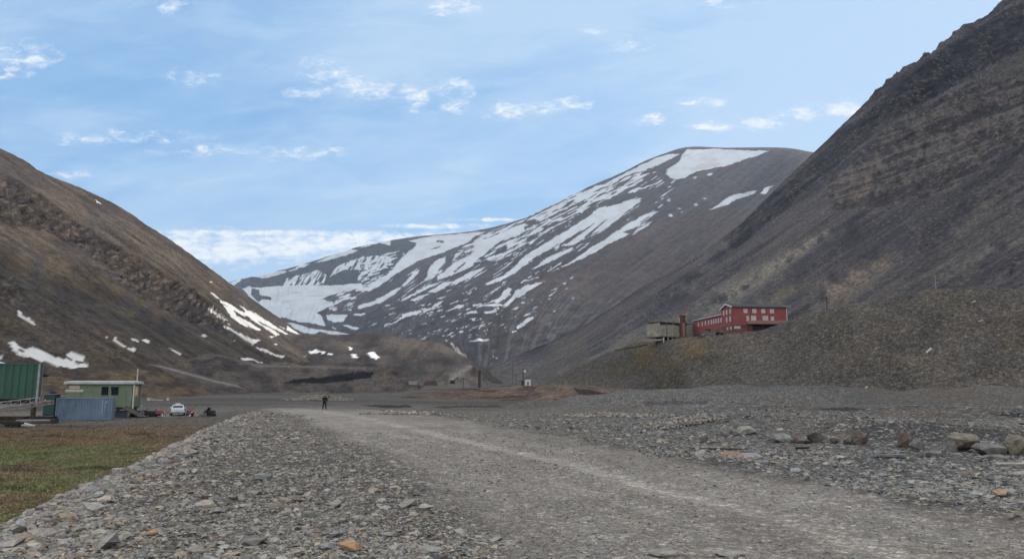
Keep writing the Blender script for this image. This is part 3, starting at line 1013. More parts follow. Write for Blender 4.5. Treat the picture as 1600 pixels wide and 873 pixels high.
def c_right(v, s, t, px, py):
    st = streak(px, py, -.62, 150, 7, 630)
    st2 = streak(px, py, -.66, 60, 3.0, 635)
    n = fbm(px * .01, py * .012, 640, 4)
    sp = fbm(px * .35, py * .35, 641, 3)
    st3 = streak(px, py, -.66, 30, 1.4, 637)
    c = lerp(np.array([.056, .055, .066]), np.array([.104, .097, .103]), ss(.3, .7, st)[:, None])
    c = c * (.72 + .56 * st2)[:, None] * (.74 + .52 * st3)[:, None]
    c = lerp(c, np.array([.125, .112, .10]) * (.6 + .8 * st2)[:, None], (ss(.48, .66, n) * .5 * ss(250, 420, py))[:, None])
    def rib(a, b, wd, cc, k, sd):
        nonlocal c
        d_, t_ = seg(px, py, a, b)
        k = min(1.0, k * 1.25)
        e = np.exp(-(d_ / (wd * (.4 + .8 * t_))) ** 2) * ss(.3, .6, fbm(px * .06, py * .06, sd, 4)) * (.65 + .7 * ss(.45, .6, sp))
        c = lerp(c, np.array(cc) + 0 * c, (e * k)[:, None])
    rib((1400, 210), (1340, 300), 16, (.24, .2, .15), .7, 651)
    rib((1290, 365), (1110, 480), 15, (.24, .22, .18), .85, 652)
    rib((1330, 350), (1150, 500), 12, (.06, .06, .068), .6, 653)
    rib((1260, 440), (1110, 520), 18, (.17, .15, .11), .6, 654)
    rib((1450, 240), (1330, 360), 14, (.035, .035, .042), .7, 671)
    rib((1590, 240), (1450, 380), 18, (.04, .04, .048), .6, 672)
    rib((1200, 340), (1010, 490), 10, (.035, .037, .045), .7, 673)
    rib((1560, 300), (1480, 380), 12, (.15, .13, .12), .6, 674)
    rib((1240, 330), (1060, 470), 7, (.12, .11, .105), .6, 675)
    rib((1590, 400), (1570, 450), 5, (.03, .03, .036), .8, 676)
    rib((1350, 450), (1250, 500), 9, (.035, .035, .04), .6, 677)
    rib((1110, 480), (960, 540), 12, (.17, .16, .14), .5, 655)
    rib((1400, 400), (1300, 455), 22, (.22, .18, .15), .75, 656)
    rib((1600, 375), (1500, 405), 12, (.18, .17, .16), .5, 657)
    rib((1490, 300), (1400, 390), 30, (.06, .06, .067), .5, 658)
    rib((960, 545), (880, 585), 8, (.19, .175, .155), .6, 659)
    # dark uppermost crags beside the skyline
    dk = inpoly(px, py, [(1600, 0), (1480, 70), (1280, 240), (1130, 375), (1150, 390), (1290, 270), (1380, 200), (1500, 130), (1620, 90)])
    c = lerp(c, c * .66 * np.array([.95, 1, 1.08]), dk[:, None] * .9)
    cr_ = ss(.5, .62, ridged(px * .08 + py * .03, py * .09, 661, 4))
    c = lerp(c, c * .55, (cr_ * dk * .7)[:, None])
    sm = inpoly(px, py, [(1630, 60), (1560, 95), (1500, 130), (1560, 128), (1630, 112)])
    c = lerp(c, np.array([.10, .098, .088]) + 0 * c, sm[:, None] * .8)
    # layered rock bands
    bz = snow_mask(px, py, [[(1640, 110), (1560, 125), (1470, 150), (1380, 205), (1290, 290), (1300, 330), (1400, 320), (1480, 300), (1560, 240), (1640, 210)]], 8, .04, 660)
    ly = .55 * fbm(v[:, 0] * .02, v[:, 2] * .22, 665, 3) + .45 * fbm(px * .16, py * .14, 666, 4)
    c = lerp(c, lerp(np.array([.042, .038, .042]), np.array([.165, .142, .132]), ss(.44, .6, ly)[:, None]), bz[:, None] * .7)
    vg = ss(.52, .68, fbm(px * .11, py * .025, 667, 4)) * bz
    c = lerp(c, c * .6, vg[:, None] * .8)
    # loose boulders as pale specks
    spk = ss(.62, .74, fbm(px * .8, py * .8, 668, 2)) * ss(.4, .55, fbm(px * .03, py * .03, 669, 3))
    c = lerp(c, np.array([.27, .24, .2]) + 0 * c, (spk * .35)[:, None])
    return c


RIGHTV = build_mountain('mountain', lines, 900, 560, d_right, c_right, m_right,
                        'steep dark mountainside on the right with layered rock bands above long scree ribs')
print('right done')


# ---------------- lesser hills: crest line traced, foot in front, back behind
def ridge_hill(name, crest, foot_w, back_w, foot_z, ns, nt, colour, material, label, amp=1.0, freq=.06, flat_back=False, snow_fn=None, snow_label=None, seed=700, prof=None, d2=None):
    lines = []
    for i, q in enumerate(crest):
        c = P(*q)
        fw = foot_w[i] if isinstance(foot_w, (list, tuple)) else foot_w
        dirv = np.array([0, -1.0, 0])
        ft = c + dirv * fw
        ft[0] = c[0] * (ft[1] / c[1]) ** .35
        ft[2] = foot_z
        h = c[2] - foot_z
        l = []
        if flat_back:
            l += [c + np.array([0, back_w, -h * .12]), c + np.array([0, back_w * .45, -h * .03]), c + np.array([0, back_w * .12, -.02 * h])]
        else:
            l += [c + np.array([0, back_w, -h * 1.05]), c + np.array([0, back_w * .5, -h * .6]), c + np.array([0, back_w * .14, -h * .08])]
        l.append(c)
        for a, z in (prof or ((.1, .93), (.3, .73), (.55, .44), (.8, .17), (1, 0))):
            p = lerp(c, ft, a); p[2] = foot_z + h * z
            l.append(p)
        lines.append(l)
    for e_, sg in ((0, -1), (-1, 1)):
        src = lines[e_]
        h = max(p[2] for p in src) - foot_z
        ext = []
        for k_, wz in ((1.2, .45), (2.6, -.15)):
            ext.append([np.array([p[0] + sg * k_ * (h + 2), p[1], foot_z + (p[2] - foot_z) * wz - (1 - wz) * 1.5]) for p in src])
        if sg < 0: lines = [ext[1], ext[0]] + lines
        else: lines = lines + ext

    def dd(Gd, s, t):
        g = (fbm(Gd[..., 0] * freq, Gd[..., 1] * freq, seed, 5) - .5) * 2
        g2 = (ridged(Gd[..., 0] * freq * 1.7, Gd[..., 2] * freq * .8, seed + 7, 4) - .5) * 2
        e = amp * g + amp * .6 * g2 * ss(.35, .5, t)
        if d2 is not None:
            e = e + d2(Gd, s, t)
        return e
    return build_mountain(name, lines, ns, nt, dd, colour, material, label, snow_fn, snow_label)


# central moraine hill
def c_mor(v, s, t, px, py):
    n = fbm(px * .04, py * .08, 710, 5)
    c = lerp(np.array([.055, .05, .05]), np.array([.105, .092, .084]), ss(.3, .7, n)[:, None])
    dk = inpoly(px, py, [(380, 545), (430, 540), (520, 548), (560, 570), (430, 572), (390, 565)])
    c = lerp(c, np.array([.065, .062, .066]) + 0 * c, (dk * .7)[:, None])
    c *= (.72 + .56 * fbm(px * .35, py * .5, 712, 3))[:, None]
    return c


msn = [sc(p, *K8) for p in ([(190, 625), (230, 632), (280, 655), (320, 662), (310, 675), (260, 655), (200, 640)],
                            [(285, 632), (330, 622), (350, 650), (300, 657)], [(438, 642), (470, 632), (502, 646), (450, 654)],
                            [(720, 650), (750, 645), (777, 670), (767, 684), (738, 668)], [(640, 652), (660, 657), (690, 675), (650, 672)])] + \
      dots([(540, 657, 12, 5), (410, 662, 18, 7), (510, 648, 10, 6), (360, 635, 8, 8), (640, 628, 6, 8)], *K8)


def s_mor(v, px, py):
    return snow_mask(px, py, msn, 1.6, .3, 720).astype(float), SNOW + 0 * v


ridge_hill('hill', [(250, 580, 1250), (330, 560, 1250), (390, 541, 1250), (437, 533, 1230), (470, 526, 1210), (510, 523, 1200), (548, 521, 1180), (600, 522, 1160), (649, 528, 1130), (690, 538, 1100), (725, 556, 1060), (750, 574, 1030), (790, 600, 1000)],
           380, 300, -6.0, 340, 160, c_mor, m_mound, 'rounded brown moraine hill in the middle of the valley', 9, .011, snow_fn=s_mor, snow_label='small snow scraps on the rounded moraine hill', seed=730)


def c_md(lo, hi, sd, extra=None):
    def f(v, s, t, px, py):
        n = fbm(px * .05, py * .12, sd, 5)
        c = lerp(np.array(lo), np.array(hi), ss(.3, .7, n)[:, None])
        c *= (.76 + .48 * fbm(px * .5, py * .6, sd + 3, 3))[:, None]
        if extra:
            c = extra(c, px, py)
        return c
    return f


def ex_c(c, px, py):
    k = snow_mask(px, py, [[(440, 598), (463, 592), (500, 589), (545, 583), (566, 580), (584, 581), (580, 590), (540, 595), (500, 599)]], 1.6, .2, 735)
    return lerp(c, np.array([.012, .013, .017]) + 0 * c, k[:, None] * .95)  # shadowed hollow of the river-cut bank, painted near-black


def ex_road(pts, wd):
    def f(c, px, py):
        e = 0
        for a, b in zip(pts[:-1], pts[1:]):
            d_, _ = seg(px, py, a, b)
            e = np.maximum(e, np.exp(-(d_ / wd) ** 2))
        return lerp(c, np.array([.25, .235, .23]) + 0 * c, (e * .8)[:, None])
    return f


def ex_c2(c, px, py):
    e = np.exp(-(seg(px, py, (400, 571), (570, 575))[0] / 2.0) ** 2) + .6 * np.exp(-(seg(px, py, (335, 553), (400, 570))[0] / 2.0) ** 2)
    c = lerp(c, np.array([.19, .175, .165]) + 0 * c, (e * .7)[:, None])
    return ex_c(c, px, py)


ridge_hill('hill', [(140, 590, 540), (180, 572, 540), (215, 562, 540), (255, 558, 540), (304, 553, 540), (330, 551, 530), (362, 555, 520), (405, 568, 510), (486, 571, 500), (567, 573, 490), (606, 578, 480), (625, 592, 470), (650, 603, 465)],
           [190] * 13, 130, -4.0, 420, 150, c_md([.055, .05, .052], [.115, .10, .092], 740, ex_c2), m_mound, 'dark river terrace mound with the shade of its cut bank painted black', 5.0, .035, seed=745)
ridge_hill('hill', [(60, 592, 430), (100, 582, 425), (126, 573, 420), (166, 562, 415), (202, 562, 410), (228, 565, 405), (260, 573, 395), (300, 583, 385), (345, 596, 370), (385, 606, 350)],
           150, 90, -3.5, 260, 120, c_md([.062, .056, .055], [.11, .095, .082], 750, ex_road([(166, 563), (202, 563), (228, 567), (270, 577), (330, 594), (380, 605)], 1.5)), m_mound,
           'low mound behind the green cabin with a pale track running along its back', 1.1, .04, seed=755)
ridge_hill('hill', [(-260, 560, 330), (-120, 572, 330), (0, 582, 330), (60, 588, 330), (100, 581, 325), (135, 575, 320), (166, 571, 315), (202, 573, 310), (236, 580, 305), (270, 593, 295), (305, 607, 285)],
           120, 70, -3.5, 300, 120, c_md([.06, .052, .047], [.13, .098, .065], 760), m_mound, 'nearer brown mound with ochre crest behind the containers', 2.0, .05, seed=765)
ridge_hill('hill', [(655, 604, 640), (685, 590, 640), (700, 579, 640), (722, 569, 640), (738, 570, 640), (750, 582, 640), (766, 596, 640), (790, 606, 640)],
           150, 100, -3, 200, 90, c_md([.085, .075, .07], [.15, .135, .125], 770, ex_road([(735, 572), (705, 592)], 4)), m_mound, 'small cone shaped spoil heap beside the valley track', 2.2, .04, seed=775)


def ex_red(c, px, py):
    n = fbm(px * .018, py * .5, 781, 4)
    c = lerp(c, np.array([.135, .092, .073]) + 0 * c, (ss(.36, .58, n) * .7)[:, None])
    return lerp(c, np.array([.05, .035, .03]) + 0 * c, (ss(.56, .63, fbm(px * .03, py * .6, 785, 3)) * .75)[:, None])


ridge_hill('hill', [(640, 616, 262), (690, 611, 256), (730, 607, 250), (780, 604, 245), (840, 602, 240), (900, 602, 235), (960, 606, 225), (1030, 612, 215)],
           [95] * 8, 60, -3.2, 360, 120, c_md([.115, .092, .078], [.165, .135, .115], 780, ex_red), m_mound, 'low terraced bank of rust red earth in the middle of the valley floor', .5, .08, seed=787)


def ex_heap(c, px, py):
    k = np.exp(-((px - 893) / 20) ** 2 - ((py - 622) / 9) ** 2)
    c = lerp(c, np.array([.17, .095, .068]) + 0 * c, (k * .7)[:, None])
    k = snow_mask(px, py, [[(895, 606), (950, 613), (930, 620), (905, 616)]], 1.5, .2, 792)
    return lerp(c, np.array([.03, .025, .024]) + 0 * c, (k * .8)[:, None])


ridge_hill('hill', [(795, 636, 178), (815, 622, 178), (835, 607, 178), (868, 601, 176), (905, 603, 174), (935, 607, 172), (965, 613, 168), (990, 622, 165)],
           40, 30, -2.4, 240, 90, c_md([.10, .085, .08], [.165, .125, .105], 790, ex_heap), m_mound, 'heap of red and grey earth at the foot of the grassy slope', .45, .12, seed=795)


# terrace hill carrying the red building
def c_hill(v, s, t, px, py):
    n = fbm(px * .02, py * .03, 800, 5)
    c = lerp(np.array([.094, .088, .085]), np.array([.135, .123, .113]), ss(.3, .7, n)[:, None])
    c *= (.66 + .68 * fbm(px * .3, py * .4, 802, 4))[:, None]
    gz_ = ss(1200, 1040, px) * ss(.36, .6, fbm(px * .025, py * .05, 804, 4))
    c = lerp(c, np.array([.125, .112, .065]) * (.5 + .9 * fbm(px * .2, py * .3, 805, 3))[:, None], (gz_ * .6)[:, None])
    og = np.exp(-(seg(px, py, (1005, 560), (1090, 545))[0] / 16) ** 2) * ss(.4, .6, fbm(px * .06, py * .08, 806, 3))
    c = lerp(c, np.array([.17, .125, .06]) + 0 * c, (og * .75)[:, None])
    dk = np.exp(-(seg(px, py, (1050, 590), (1110, 552))[0] / 13) ** 2) + np.exp(-(seg(px, py, (1000, 605), (1060, 600))[0] / 9) ** 2)
    c = lerp(c, np.array([.055, .052, .042]) + 0 * c, (np.clip(dk, 0, 1) * .5 * ss(.35, .6, fbm(px * .1, py * .1, 807, 3)))[:, None])
    # grassy edge along the crest
    eg = np.exp(-((t - .34) / .018) ** 2)
    c = lerp(c, np.array([.135, .128, .075]) + 0 * c, (eg * .6 * ss(1120, 1240, px) * (1 - ss(1380, 1450, px)))[:, None])
    sp = ss(.66, .74, fbm(px * .75, py * .75, 808, 2))
    c = lerp(c, np.array([.27, .24, .18]) + 0 * c, (sp * .4)[:, None])
    yl = .6 * ss(.54, .7, fbm(px * .012, py * .03, 809, 4)) * ss(1150, 1300, px)
    c = lerp(c, np.array([.15, .13, .075]) * (.5 + fbm(px * .4, py * .5, 810, 3))[:, None], (yl * .35)[:, None])
    return c


HILLV = ridge_hill('hill', [(820, 600, 520), (860, 590, 480), (900, 574, 430), (950, 552, 350), (1000, 535, 290), (1040, 530.5, 254), (1084, 528, 238), (1130, 523, 224), (1165, 519, 219), (1200, 513, 214), (1240, 499, 211), (1300, 481, 205), (1350, 471, 200), (1400, 463, 196), (1450, 455, 192), (1500, 450, 189), (1550, 451, 184), (1600, 456, 178), (1750, 470, 165), (1950, 480, 145), (2300, 500, 120)],
                   [170, 155, 130, 110, 95, 80, 72, 66, 62, 60, 58, 56, 55, 54, 53, 52, 50, 48, 45, 40, 34], 140, -2.5, 820, 260, c_hill, m_hill,
                   'stony terrace hill with patches of yellow grass below the red building', .55, .12, flat_back=True, seed=815,
                   d2=lambda Gd, s, t: (ridged(Gd[..., 0] * .05, Gd[..., 1] * .03, 818, 4) - .5) * 2.2 * ss(.42, .6, t))
print('hills done')


def on_mesh(MV, px, py):
    v, mx, my = MV
    d = (mx - px) ** 2 + (my - py) ** 2 + np.where(v[:, 1] < 5, 1e9, 0)
    k = np.where(d < d.min() + 6)[0]
    i = k[np.argmin(v[k, 1])]
    p = P(px, py, v[i, 1])
    return Vector((p[0], v[i, 1], p[2]))



# ---------------------------------------------------------------- the air
def haze_box():
    me = bpy.data.meshes.new('haze')
    x0, x1, y0, y1, z0, z1 = -9300, 9300, -9300, 9300, -60, 1450
    vs = [(x, y, z) for x in (x0, x1) for y in (y0, y1) for z in (z0, z1)]
    me.from_pydata(vs, [], [(0, 1, 3, 2), (4, 6, 7, 5), (0, 4, 5, 1), (2, 3, 7, 6), (0, 2, 6, 4), (1, 5, 7, 3)])
    m = bpy.data.materials.new('haze'); m.use_nodes = True
    for n in list(m.node_tree.nodes): m.node_tree.nodes.remove(n)
    v = m.node_tree.nodes.new('ShaderNodeVolumePrincipled')
    v.inputs['Color'].default_value = (.62, .78, 1.0, 1)
    v.inputs['Density'].default_value = 4.5e-5
    v.inputs['Anisotropy'].default_value = .2
    ou = m.node_tree.nodes.new('ShaderNodeOutputMaterial')
    m.node_tree.links.new(v.outputs[0], ou.inputs['Volume'])
    tag(link('haze', me, m), 'thin bluish haze in the valley air', 'haze', kind='stuff')


haze_box()
# ================================================================== OBJECT HELPERS
class MB:
    """collects boxes, tubes and hulls, then links them as ONE mesh object"""
    def __init__(s):
        s.v = []; s.f = []; s.mi = []

    def add(s, vs, fs, mi=0):
        o = len(s.v)
        s.v += [tuple(map(float, q)) for q in vs]
        s.f += [tuple(o + i for i in f) for f in fs]
        s.mi += [mi] * len(fs)
        return s

    def box(s, x0, x1, y0, y1, z0, z1, mi=0, M=None, bev=0.0):
        if bev > 0:
            vs, fs = [], []
            b = bev
            # chamfered box
            pts = []
            for sx_ in (0, 1):
                for sy_ in (0, 1):
                    for sz_ in (0, 1):
                        X_, Y_, Z_ = (x0, x1)[sx_], (y0, y1)[sy_], (z0, z1)[sz_]
                        ix = b if sx_ == 0 else -b; iy = b if sy_ == 0 else -b; iz = b if sz_ == 0 else -b
                        pts += [(X_, Y_ + iy, Z_ + iz), (X_ + ix, Y_, Z_ + iz), (X_ + ix, Y_ + iy, Z_)]
            return s.hull(pts, mi, M)
        vs = [(x, y, z) for x in (x0, x1) for y in (y0, y1) for z in (z0, z1)]
        fs = [(0, 1, 3, 2), (4, 6, 7, 5), (0, 4, 5, 1), (2, 3, 7, 6), (0, 2, 6, 4), (1, 5, 7, 3)]
        if M is not None:
            vs = [M @ Vector(q) for q in vs]
        return s.add(vs, fs, mi)

    def hull(s, pts, mi=0, M=None):
        bm = bmesh.new()
        for p in pts:
            bm.verts.new(p if M is None else M @ Vector(p))
        bmesh.ops.convex_hull(bm, input=bm.verts)
        bm.verts.ensure_lookup_table()
        loose = [v for v in bm.verts if not v.link_faces]
        for v in loose: bm.verts.remove(v)
        bm.verts.index_update()
        s.add([v.co[:] for v in bm.verts], [[v.index for v in f.verts] for f in bm.faces], mi)
        bm.free()
        return s

    def tube(s, a, b, r, r2=None, n=10, mi=0):
        a, b = Vector(a), Vector(b)
        r2 = r if r2 is None else r2
        d = (b - a).normalized()
        t = d.orthogonal().normalized(); u = d.cross(t)
        vs, fs = [], []
        for k in range(n):
            q = 2 * PI * k / n
            o = t * math.cos(q) + u * math.sin(q)
            vs += [a + o * r, b + o * r2]
        for k in range(n):
            j = (k + 1) % n
            fs.append((2 * k, 2 * j, 2 * j + 1, 2 * k + 1))
        fs.append(tuple(2 * k for k in range(n))[::-1]); fs.append(tuple(2 * k + 1 for k in range(n)))
        return s.add(vs, fs, mi)

    def bar(s, a, b, w_, h, mi=0):
        a, b = Vector(a), Vector(b)
        d = (b - a).normalized()
        up = Vector((0, 0, 1)) if abs(d.z) < .95 else Vector((0, 1, 0))
        t = d.cross(up).normalized() * (w_ / 2); u = t.cross(d).normalized() * (h / 2)
        vs = [p + i * t + j * u for p in (a, b) for i in (-1, 1) for j in (-1, 1)]
        return s.add(vs, [(0, 1, 3, 2), (4, 6, 7, 5), (0, 4, 5, 1), (2, 3, 7, 6), (0, 2, 6, 4), (1, 5, 7, 3)], mi)

    def prism(s, prof, a0, a1, axis='y', mi=0):
        """extrude a 2-D profile along an axis"""
        def q(p, a):
            return {'y': (p[0], a, p[1]), 'x': (a, p[0], p[1]), 'z': (p[0], p[1], a)}[axis]
        n = len(prof)
        vs = [q(p, a0) for p in prof] + [q(p, a1) for p in prof]
        fs = [(i, (i + 1) % n, n + (i + 1) % n, n + i) for i in range(n)] + [tuple(range(n))[::-1], tuple(range(n, 2 * n))]
        return s.add(vs, fs, mi)

    def build(s, name, mats, parent=None, smooth=False, loc=None, rz=0.0):
        me = bpy.data.meshes.new(name)
        me.from_pydata(s.v, [], s.f)
        bm = bmesh.new(); bm.from_mesh(me)
        bmesh.ops.recalc_face_normals(bm, faces=bm.faces)
        bm.to_mesh(me); bm.free()
        if not isinstance(mats, (list, tuple)): mats = [mats]
        for m in mats: me.materials.append(m)
        for p, i in zip(me.polygons, s.mi):
            p.material_index = i; p.use_smooth = smooth
        o = bpy.data.objects.new(name, me)
        COL.objects.link(o)
        if parent is not None: o.parent = parent
        if loc is not None: o.location = loc
        o.rotation_euler.z = rz
        return o


def thing(name, label, cat, loc=(0, 0, 0), rz=0.0, group=None):
    o = bpy.data.objects.new(name, None)
    o.empty_display_size = .3
    COL.objects.link(o)
    o.location = loc; o.rotation_euler.z = rz
    return tag(o, label, cat, group)


def copy_tree(o, parent=None):
    c = o.copy(); COL.objects.link(c); c.parent = parent
    for ch in list(o.children):
        copy_tree(ch, c)
    return c


GREEN = mat('green_paint', (.035, .105, .075), .5, var=.14, scale=.6, dirt=(.05, .085, .07))
SAGE = mat('sage_paint', (.16, .215, .14), .65, var=.12, scale=.8, dirt=(.09, .12, .08))
BLUE = mat('bluegrey_paint', (.16, .23, .325), .55, var=.12, scale=.7, dirt=(.09, .11, .14))
WHITE = mat('white_paint', (.58, .59, .6), .5, var=.06, dirt=(.5, .48, .44))
CARW = mat('car_white', (.62, .68, .74), .25, var=.03, spec=.6)
DKGLASS = mat('dark_glass', (.015, .02, .026), .12, var=.2, spec=.8)
PALEWIN = mat('pale_window', (.50, .44, .43), .35, var=.16, scale=1.4)
ROOFG = mat('grey_roofing', (.40, .42, .42), .8, var=.15, scale=1.5, dirt=(.28, .3, .28))
ROOFD = mat('dark_roofing', (.06, .075, .08), .9, var=.2, scale=1.0, spec=.1)
RED = mat('red_cladding', (.26, .075, .078), .8, var=.13, scale=.5, dirt=(.15, .04, .045))
REDL = mat('faded_red_cladding', (.16, .065, .062), .85, var=.25, scale=.8, dirt=(.11, .09, .085))
CONC = mat('concrete', (.27, .255, .215), .9, var=.28, scale=.7, dirt=(.14, .13, .11), bump=.02)
CONCD = mat('dark_concrete', (.13, .12, .118), .9, var=.3, scale=.8, dirt=(.08, .075, .07))
WOOD = mat('weathered_wood', (.25, .225, .2), .9, var=.3, scale=2.0, dirt=(.13, .11, .1))
WOODD = mat('dark_wood', (.065, .055, .048), .9, var=.3, scale=2.0)
WOODP = mat('pale_wood', (.46, .43, .38), .85, var=.2, scale=3.0)
RUST = mat('rusty_iron', (.12, .05, .036), .9, var=.3, scale=1.5, dirt=(.06, .03, .025))
STEEL = mat('grey_steel', (.33, .34, .36), .5, .3, var=.2, scale=1.5, dirt=(.2, .19, .18))
BLACK = mat('black_plastic', (.012, .012, .014), .5, var=.3)
RUBBER = mat('rubber', (.016, .016, .017), .85, var=.3)
REDP = mat('red_plastic', (.22, .025, .025), .45, var=.1)
YEL = mat('yellow_board', (.62, .36, .07), .7, var=.15)
CLOTH = mat('black_cloth', (.010, .010, .013), .9, var=.3, scale=8)
SKIN = mat('skin', (.45, .28, .2), .6, var=.05)
TARP = mat('grey_tarpaulin', (.36, .35, .33), .7, var=.3, scale=2.5, bump=.03)
BROWN = mat('brown_iron', (.06, .042, .038), .9, var=.3, scale=1.5)
DULLW = mat('dull_white', (.26, .26, .27), .7, var=.15)
BUSH = mat('dark_scrub', (.035, .042, .022), .9, var=.4, scale=3)
LAMPR = mat('red_lamp', (.4, .02, .02), .3, var=.05)


def corrugated(mb, x0, x1, y, z0, z1, depth, pitch, mi=0, thick=.05):
    """corrugated wall sheet facing -y, real ribs, closed behind"""
    prof = []
    n = max(2, int(round((x1 - x0) / pitch)))
    p = (x1 - x0) / n
    for i in range(n):
        a = x0 + i * p
        prof += [(a, y), (a + p * .3, y), (a + p * .5, y + depth), (a + p * .8, y + depth)]
    prof += [(x1, y), (x1, y + depth + thick), (x0, y + depth + thick)]
    m = len(prof)
    vs = [(q[0], q[1], z0) for q in prof] + [(q[0], q[1], z1) for q in prof]
    fs = [(i, (i + 1) % m, m + (i + 1) % m, m + i) for i in range(m)]
    k = m - 3
    for i in range(0, k):                     # caps as quads to the back line
        xa, xb = prof[i][0], prof[i + 1][0]
        o = len(vs)
        vs += [(xa, y + depth + thick, z1), (xb, y + depth + thick, z1), (xa, y + depth + thick, z0), (xb, y + depth + thick, z0)]
        fs += [(m + i, m + i + 1, o + 1, o), (i, o + 2, o + 3, i + 1)]
    return mb.add(vs, fs, mi)


def frame_at(px_l, py_l, px_r, py_r, d_l, d_r):
    """origin, angle and width of a facade standing between two pixels"""
    a, b = P(px_l, py_l, d_l), P(px_r, py_r, d_r)
    dx, dy = b[0] - a[0], b[1] - a[1]
    return a, math.atan2(dy, dx), math.hypot(dx, dy)


# ---------------------------------------------------------------- blue-grey shipping container
def container(px0, pyb0, px1, pyb1, d0, d1, H, W, mat_, label, name='shipping_container', sink=.05):
    a, ang, L = frame_at(px0, pyb0, px1, pyb1, d0, d1)
    t = thing(name, label, 'container', (a[0], a[1], a[2] - sink), ang)
    m = MB(); corrugated(m, .12, L - .12, .03, .16, H - .12, .05, .29)
    m.build('side_wall', mat_, t)
    m = MB(); corrugated(m, .12, L - .12, W - .12, .16, H - .12, .05, .29); m.build('side_wall', mat_, t)
    m = MB(); m.box(.02, .07, .1, W - .1, .16, H - .12); m.build('end_wall', mat_, t)
    dr = MB(); dr.box(L - .07, L - .02, .1, W / 2 - .01, .16, H - .12, bev=.01); door = dr.build('door', mat_, t)
    h = MB()
    for yy_ in (.45, .85): h.tube((L + .01, yy_, .25), (L + .01, yy_, H - .2), .02, n=6)
    h.build('locking_bar', STEEL, door)
    dr = MB(); dr.box(L - .07, L - .02, W / 2 + .01, W - .1, .16, H - .12, bev=.01); door = dr.build('door', mat_, t)
    fr = MB()
    for xx in (0, L - .12):
        for yy_ in (0, W - .12): fr.box(xx, xx + .12, yy_, yy_ + .12, .02, H)
    for zz in (.03, H - .125):
        for yy_ in (.006, W - .106): fr.box(.121, L - .121, yy_, yy_ + .1, zz, zz + .12)
        for xx in (.006, L - .112): fr.box(xx, xx + .1, .121, W - .121, zz, zz + .12)
    fr.build('frame', mat_, t)
    r = MB(); r.box(.122, L - .122, .108, W - .108, H - .06, H - .02); r.build('roof', mat_, t)
    f = MB(); f.box(.122, L - .122, .108, W - .108, .06, .13); f.build('floor', WOODD, t)
    return t, L


bc, L = container(85, 656.5, 174, 653.5, 87, 89, 2.62, 2.44, BLUE, 'long blue grey corrugated shipping container standing in front of the green cabin')
# white stencilled marks near the right end of the side wall
mk = MB()
mk.box(L - 1.1, L - 1.06, .022, .026, .75, 2.3)
for (zz, hh) in ((1.15, .1), (1.45, .12), (1.7, .1), (1.95, .12)):
    mk.box(L - .82, L - .74, .022, .026, zz, zz + hh)
mk.box(L - .7, L - .62, .022, .026, 2.05, 2.25)
mk.build('stencilled_mark', WHITE, bc)
# aerial rod on its right rear corner
m = MB(); m.tube((L - .3, .2, 2.55), (L - .3, .2, 3.5), .035, n=6); m.build('post', STEEL, bc)

# ---------------------------------------------------------------- big green container on posts at the left edge
a, ang, L = frame_at(-105, 623.7, 58, 623, 76.2, 80)
H = (623 - 569) / F * 80
t = thing('shipping_container', 'large dark green corrugated container raised on posts at the left edge', 'container', (a[0], a[1], a[2]), ang)
m = MB(); corrugated(m, .15, L - .15, .03, .12, H - .14, .08, .62); m.build('side_wall', GREEN, t)
m = MB(); m.box(.15, L - .15, 2.3, 2.4, .12, H - .14); m.build('side_wall', GREEN, t)
m = MB(); m.box(.03, .1, .12, 2.3, .12, H - .14); m.build('end_wall', GREEN, t)
m = MB(); m.box(L - .1, L - .03, .12, 2.3, .12, H - .14); m.build('end_wall', GREEN, t)
m = MB()
m.box(0, L, 0, .14, H - .14, H); m.box(0, L, 2.31, 2.45, H - .14, H)
m.box(0, L, 0, .14, 0, .12); m.box(0, L, 2.31, 2.45, 0, .12)
m.box(0, .145, .141, 2.305, H - .138, H - .003); m.box(L - .145, L, .141, 2.305, H - .138, H - .003)
m.box(0, .145, .003, .14, .121, H - .141); m.box(0, .145, 2.31, 2.447, .121, H - .141)
m.build('frame', GREEN, t)
m = MB()
m.box(L - .15, L + .04, -.02, .15, -.75, H - .02); m.box(L - .15, L + .04, 2.3, 2.47, -.75, H - .02)
m.build('corner_post', STEEL, t)
m = MB(); m.box(.15, L - .15, .15, 2.3, H - .08, H - .02); m.build('roof', GREEN, t)
zb = ground_z(a[0], a[1]) - a[2] - .3
for xx in (.4, L * .5, L - .4):
    for yy_ in (.3, 2.1):
        m = MB(); m.box(xx - .12, xx + .12, yy_ - .12, yy_ + .12, zb, -.002); m.build('leg', WOODD, t)
m = MB(); m.box(.1, L - .1, .6, 2.2, -.5, -.01); m.build('floor_frame', BLACK, t)

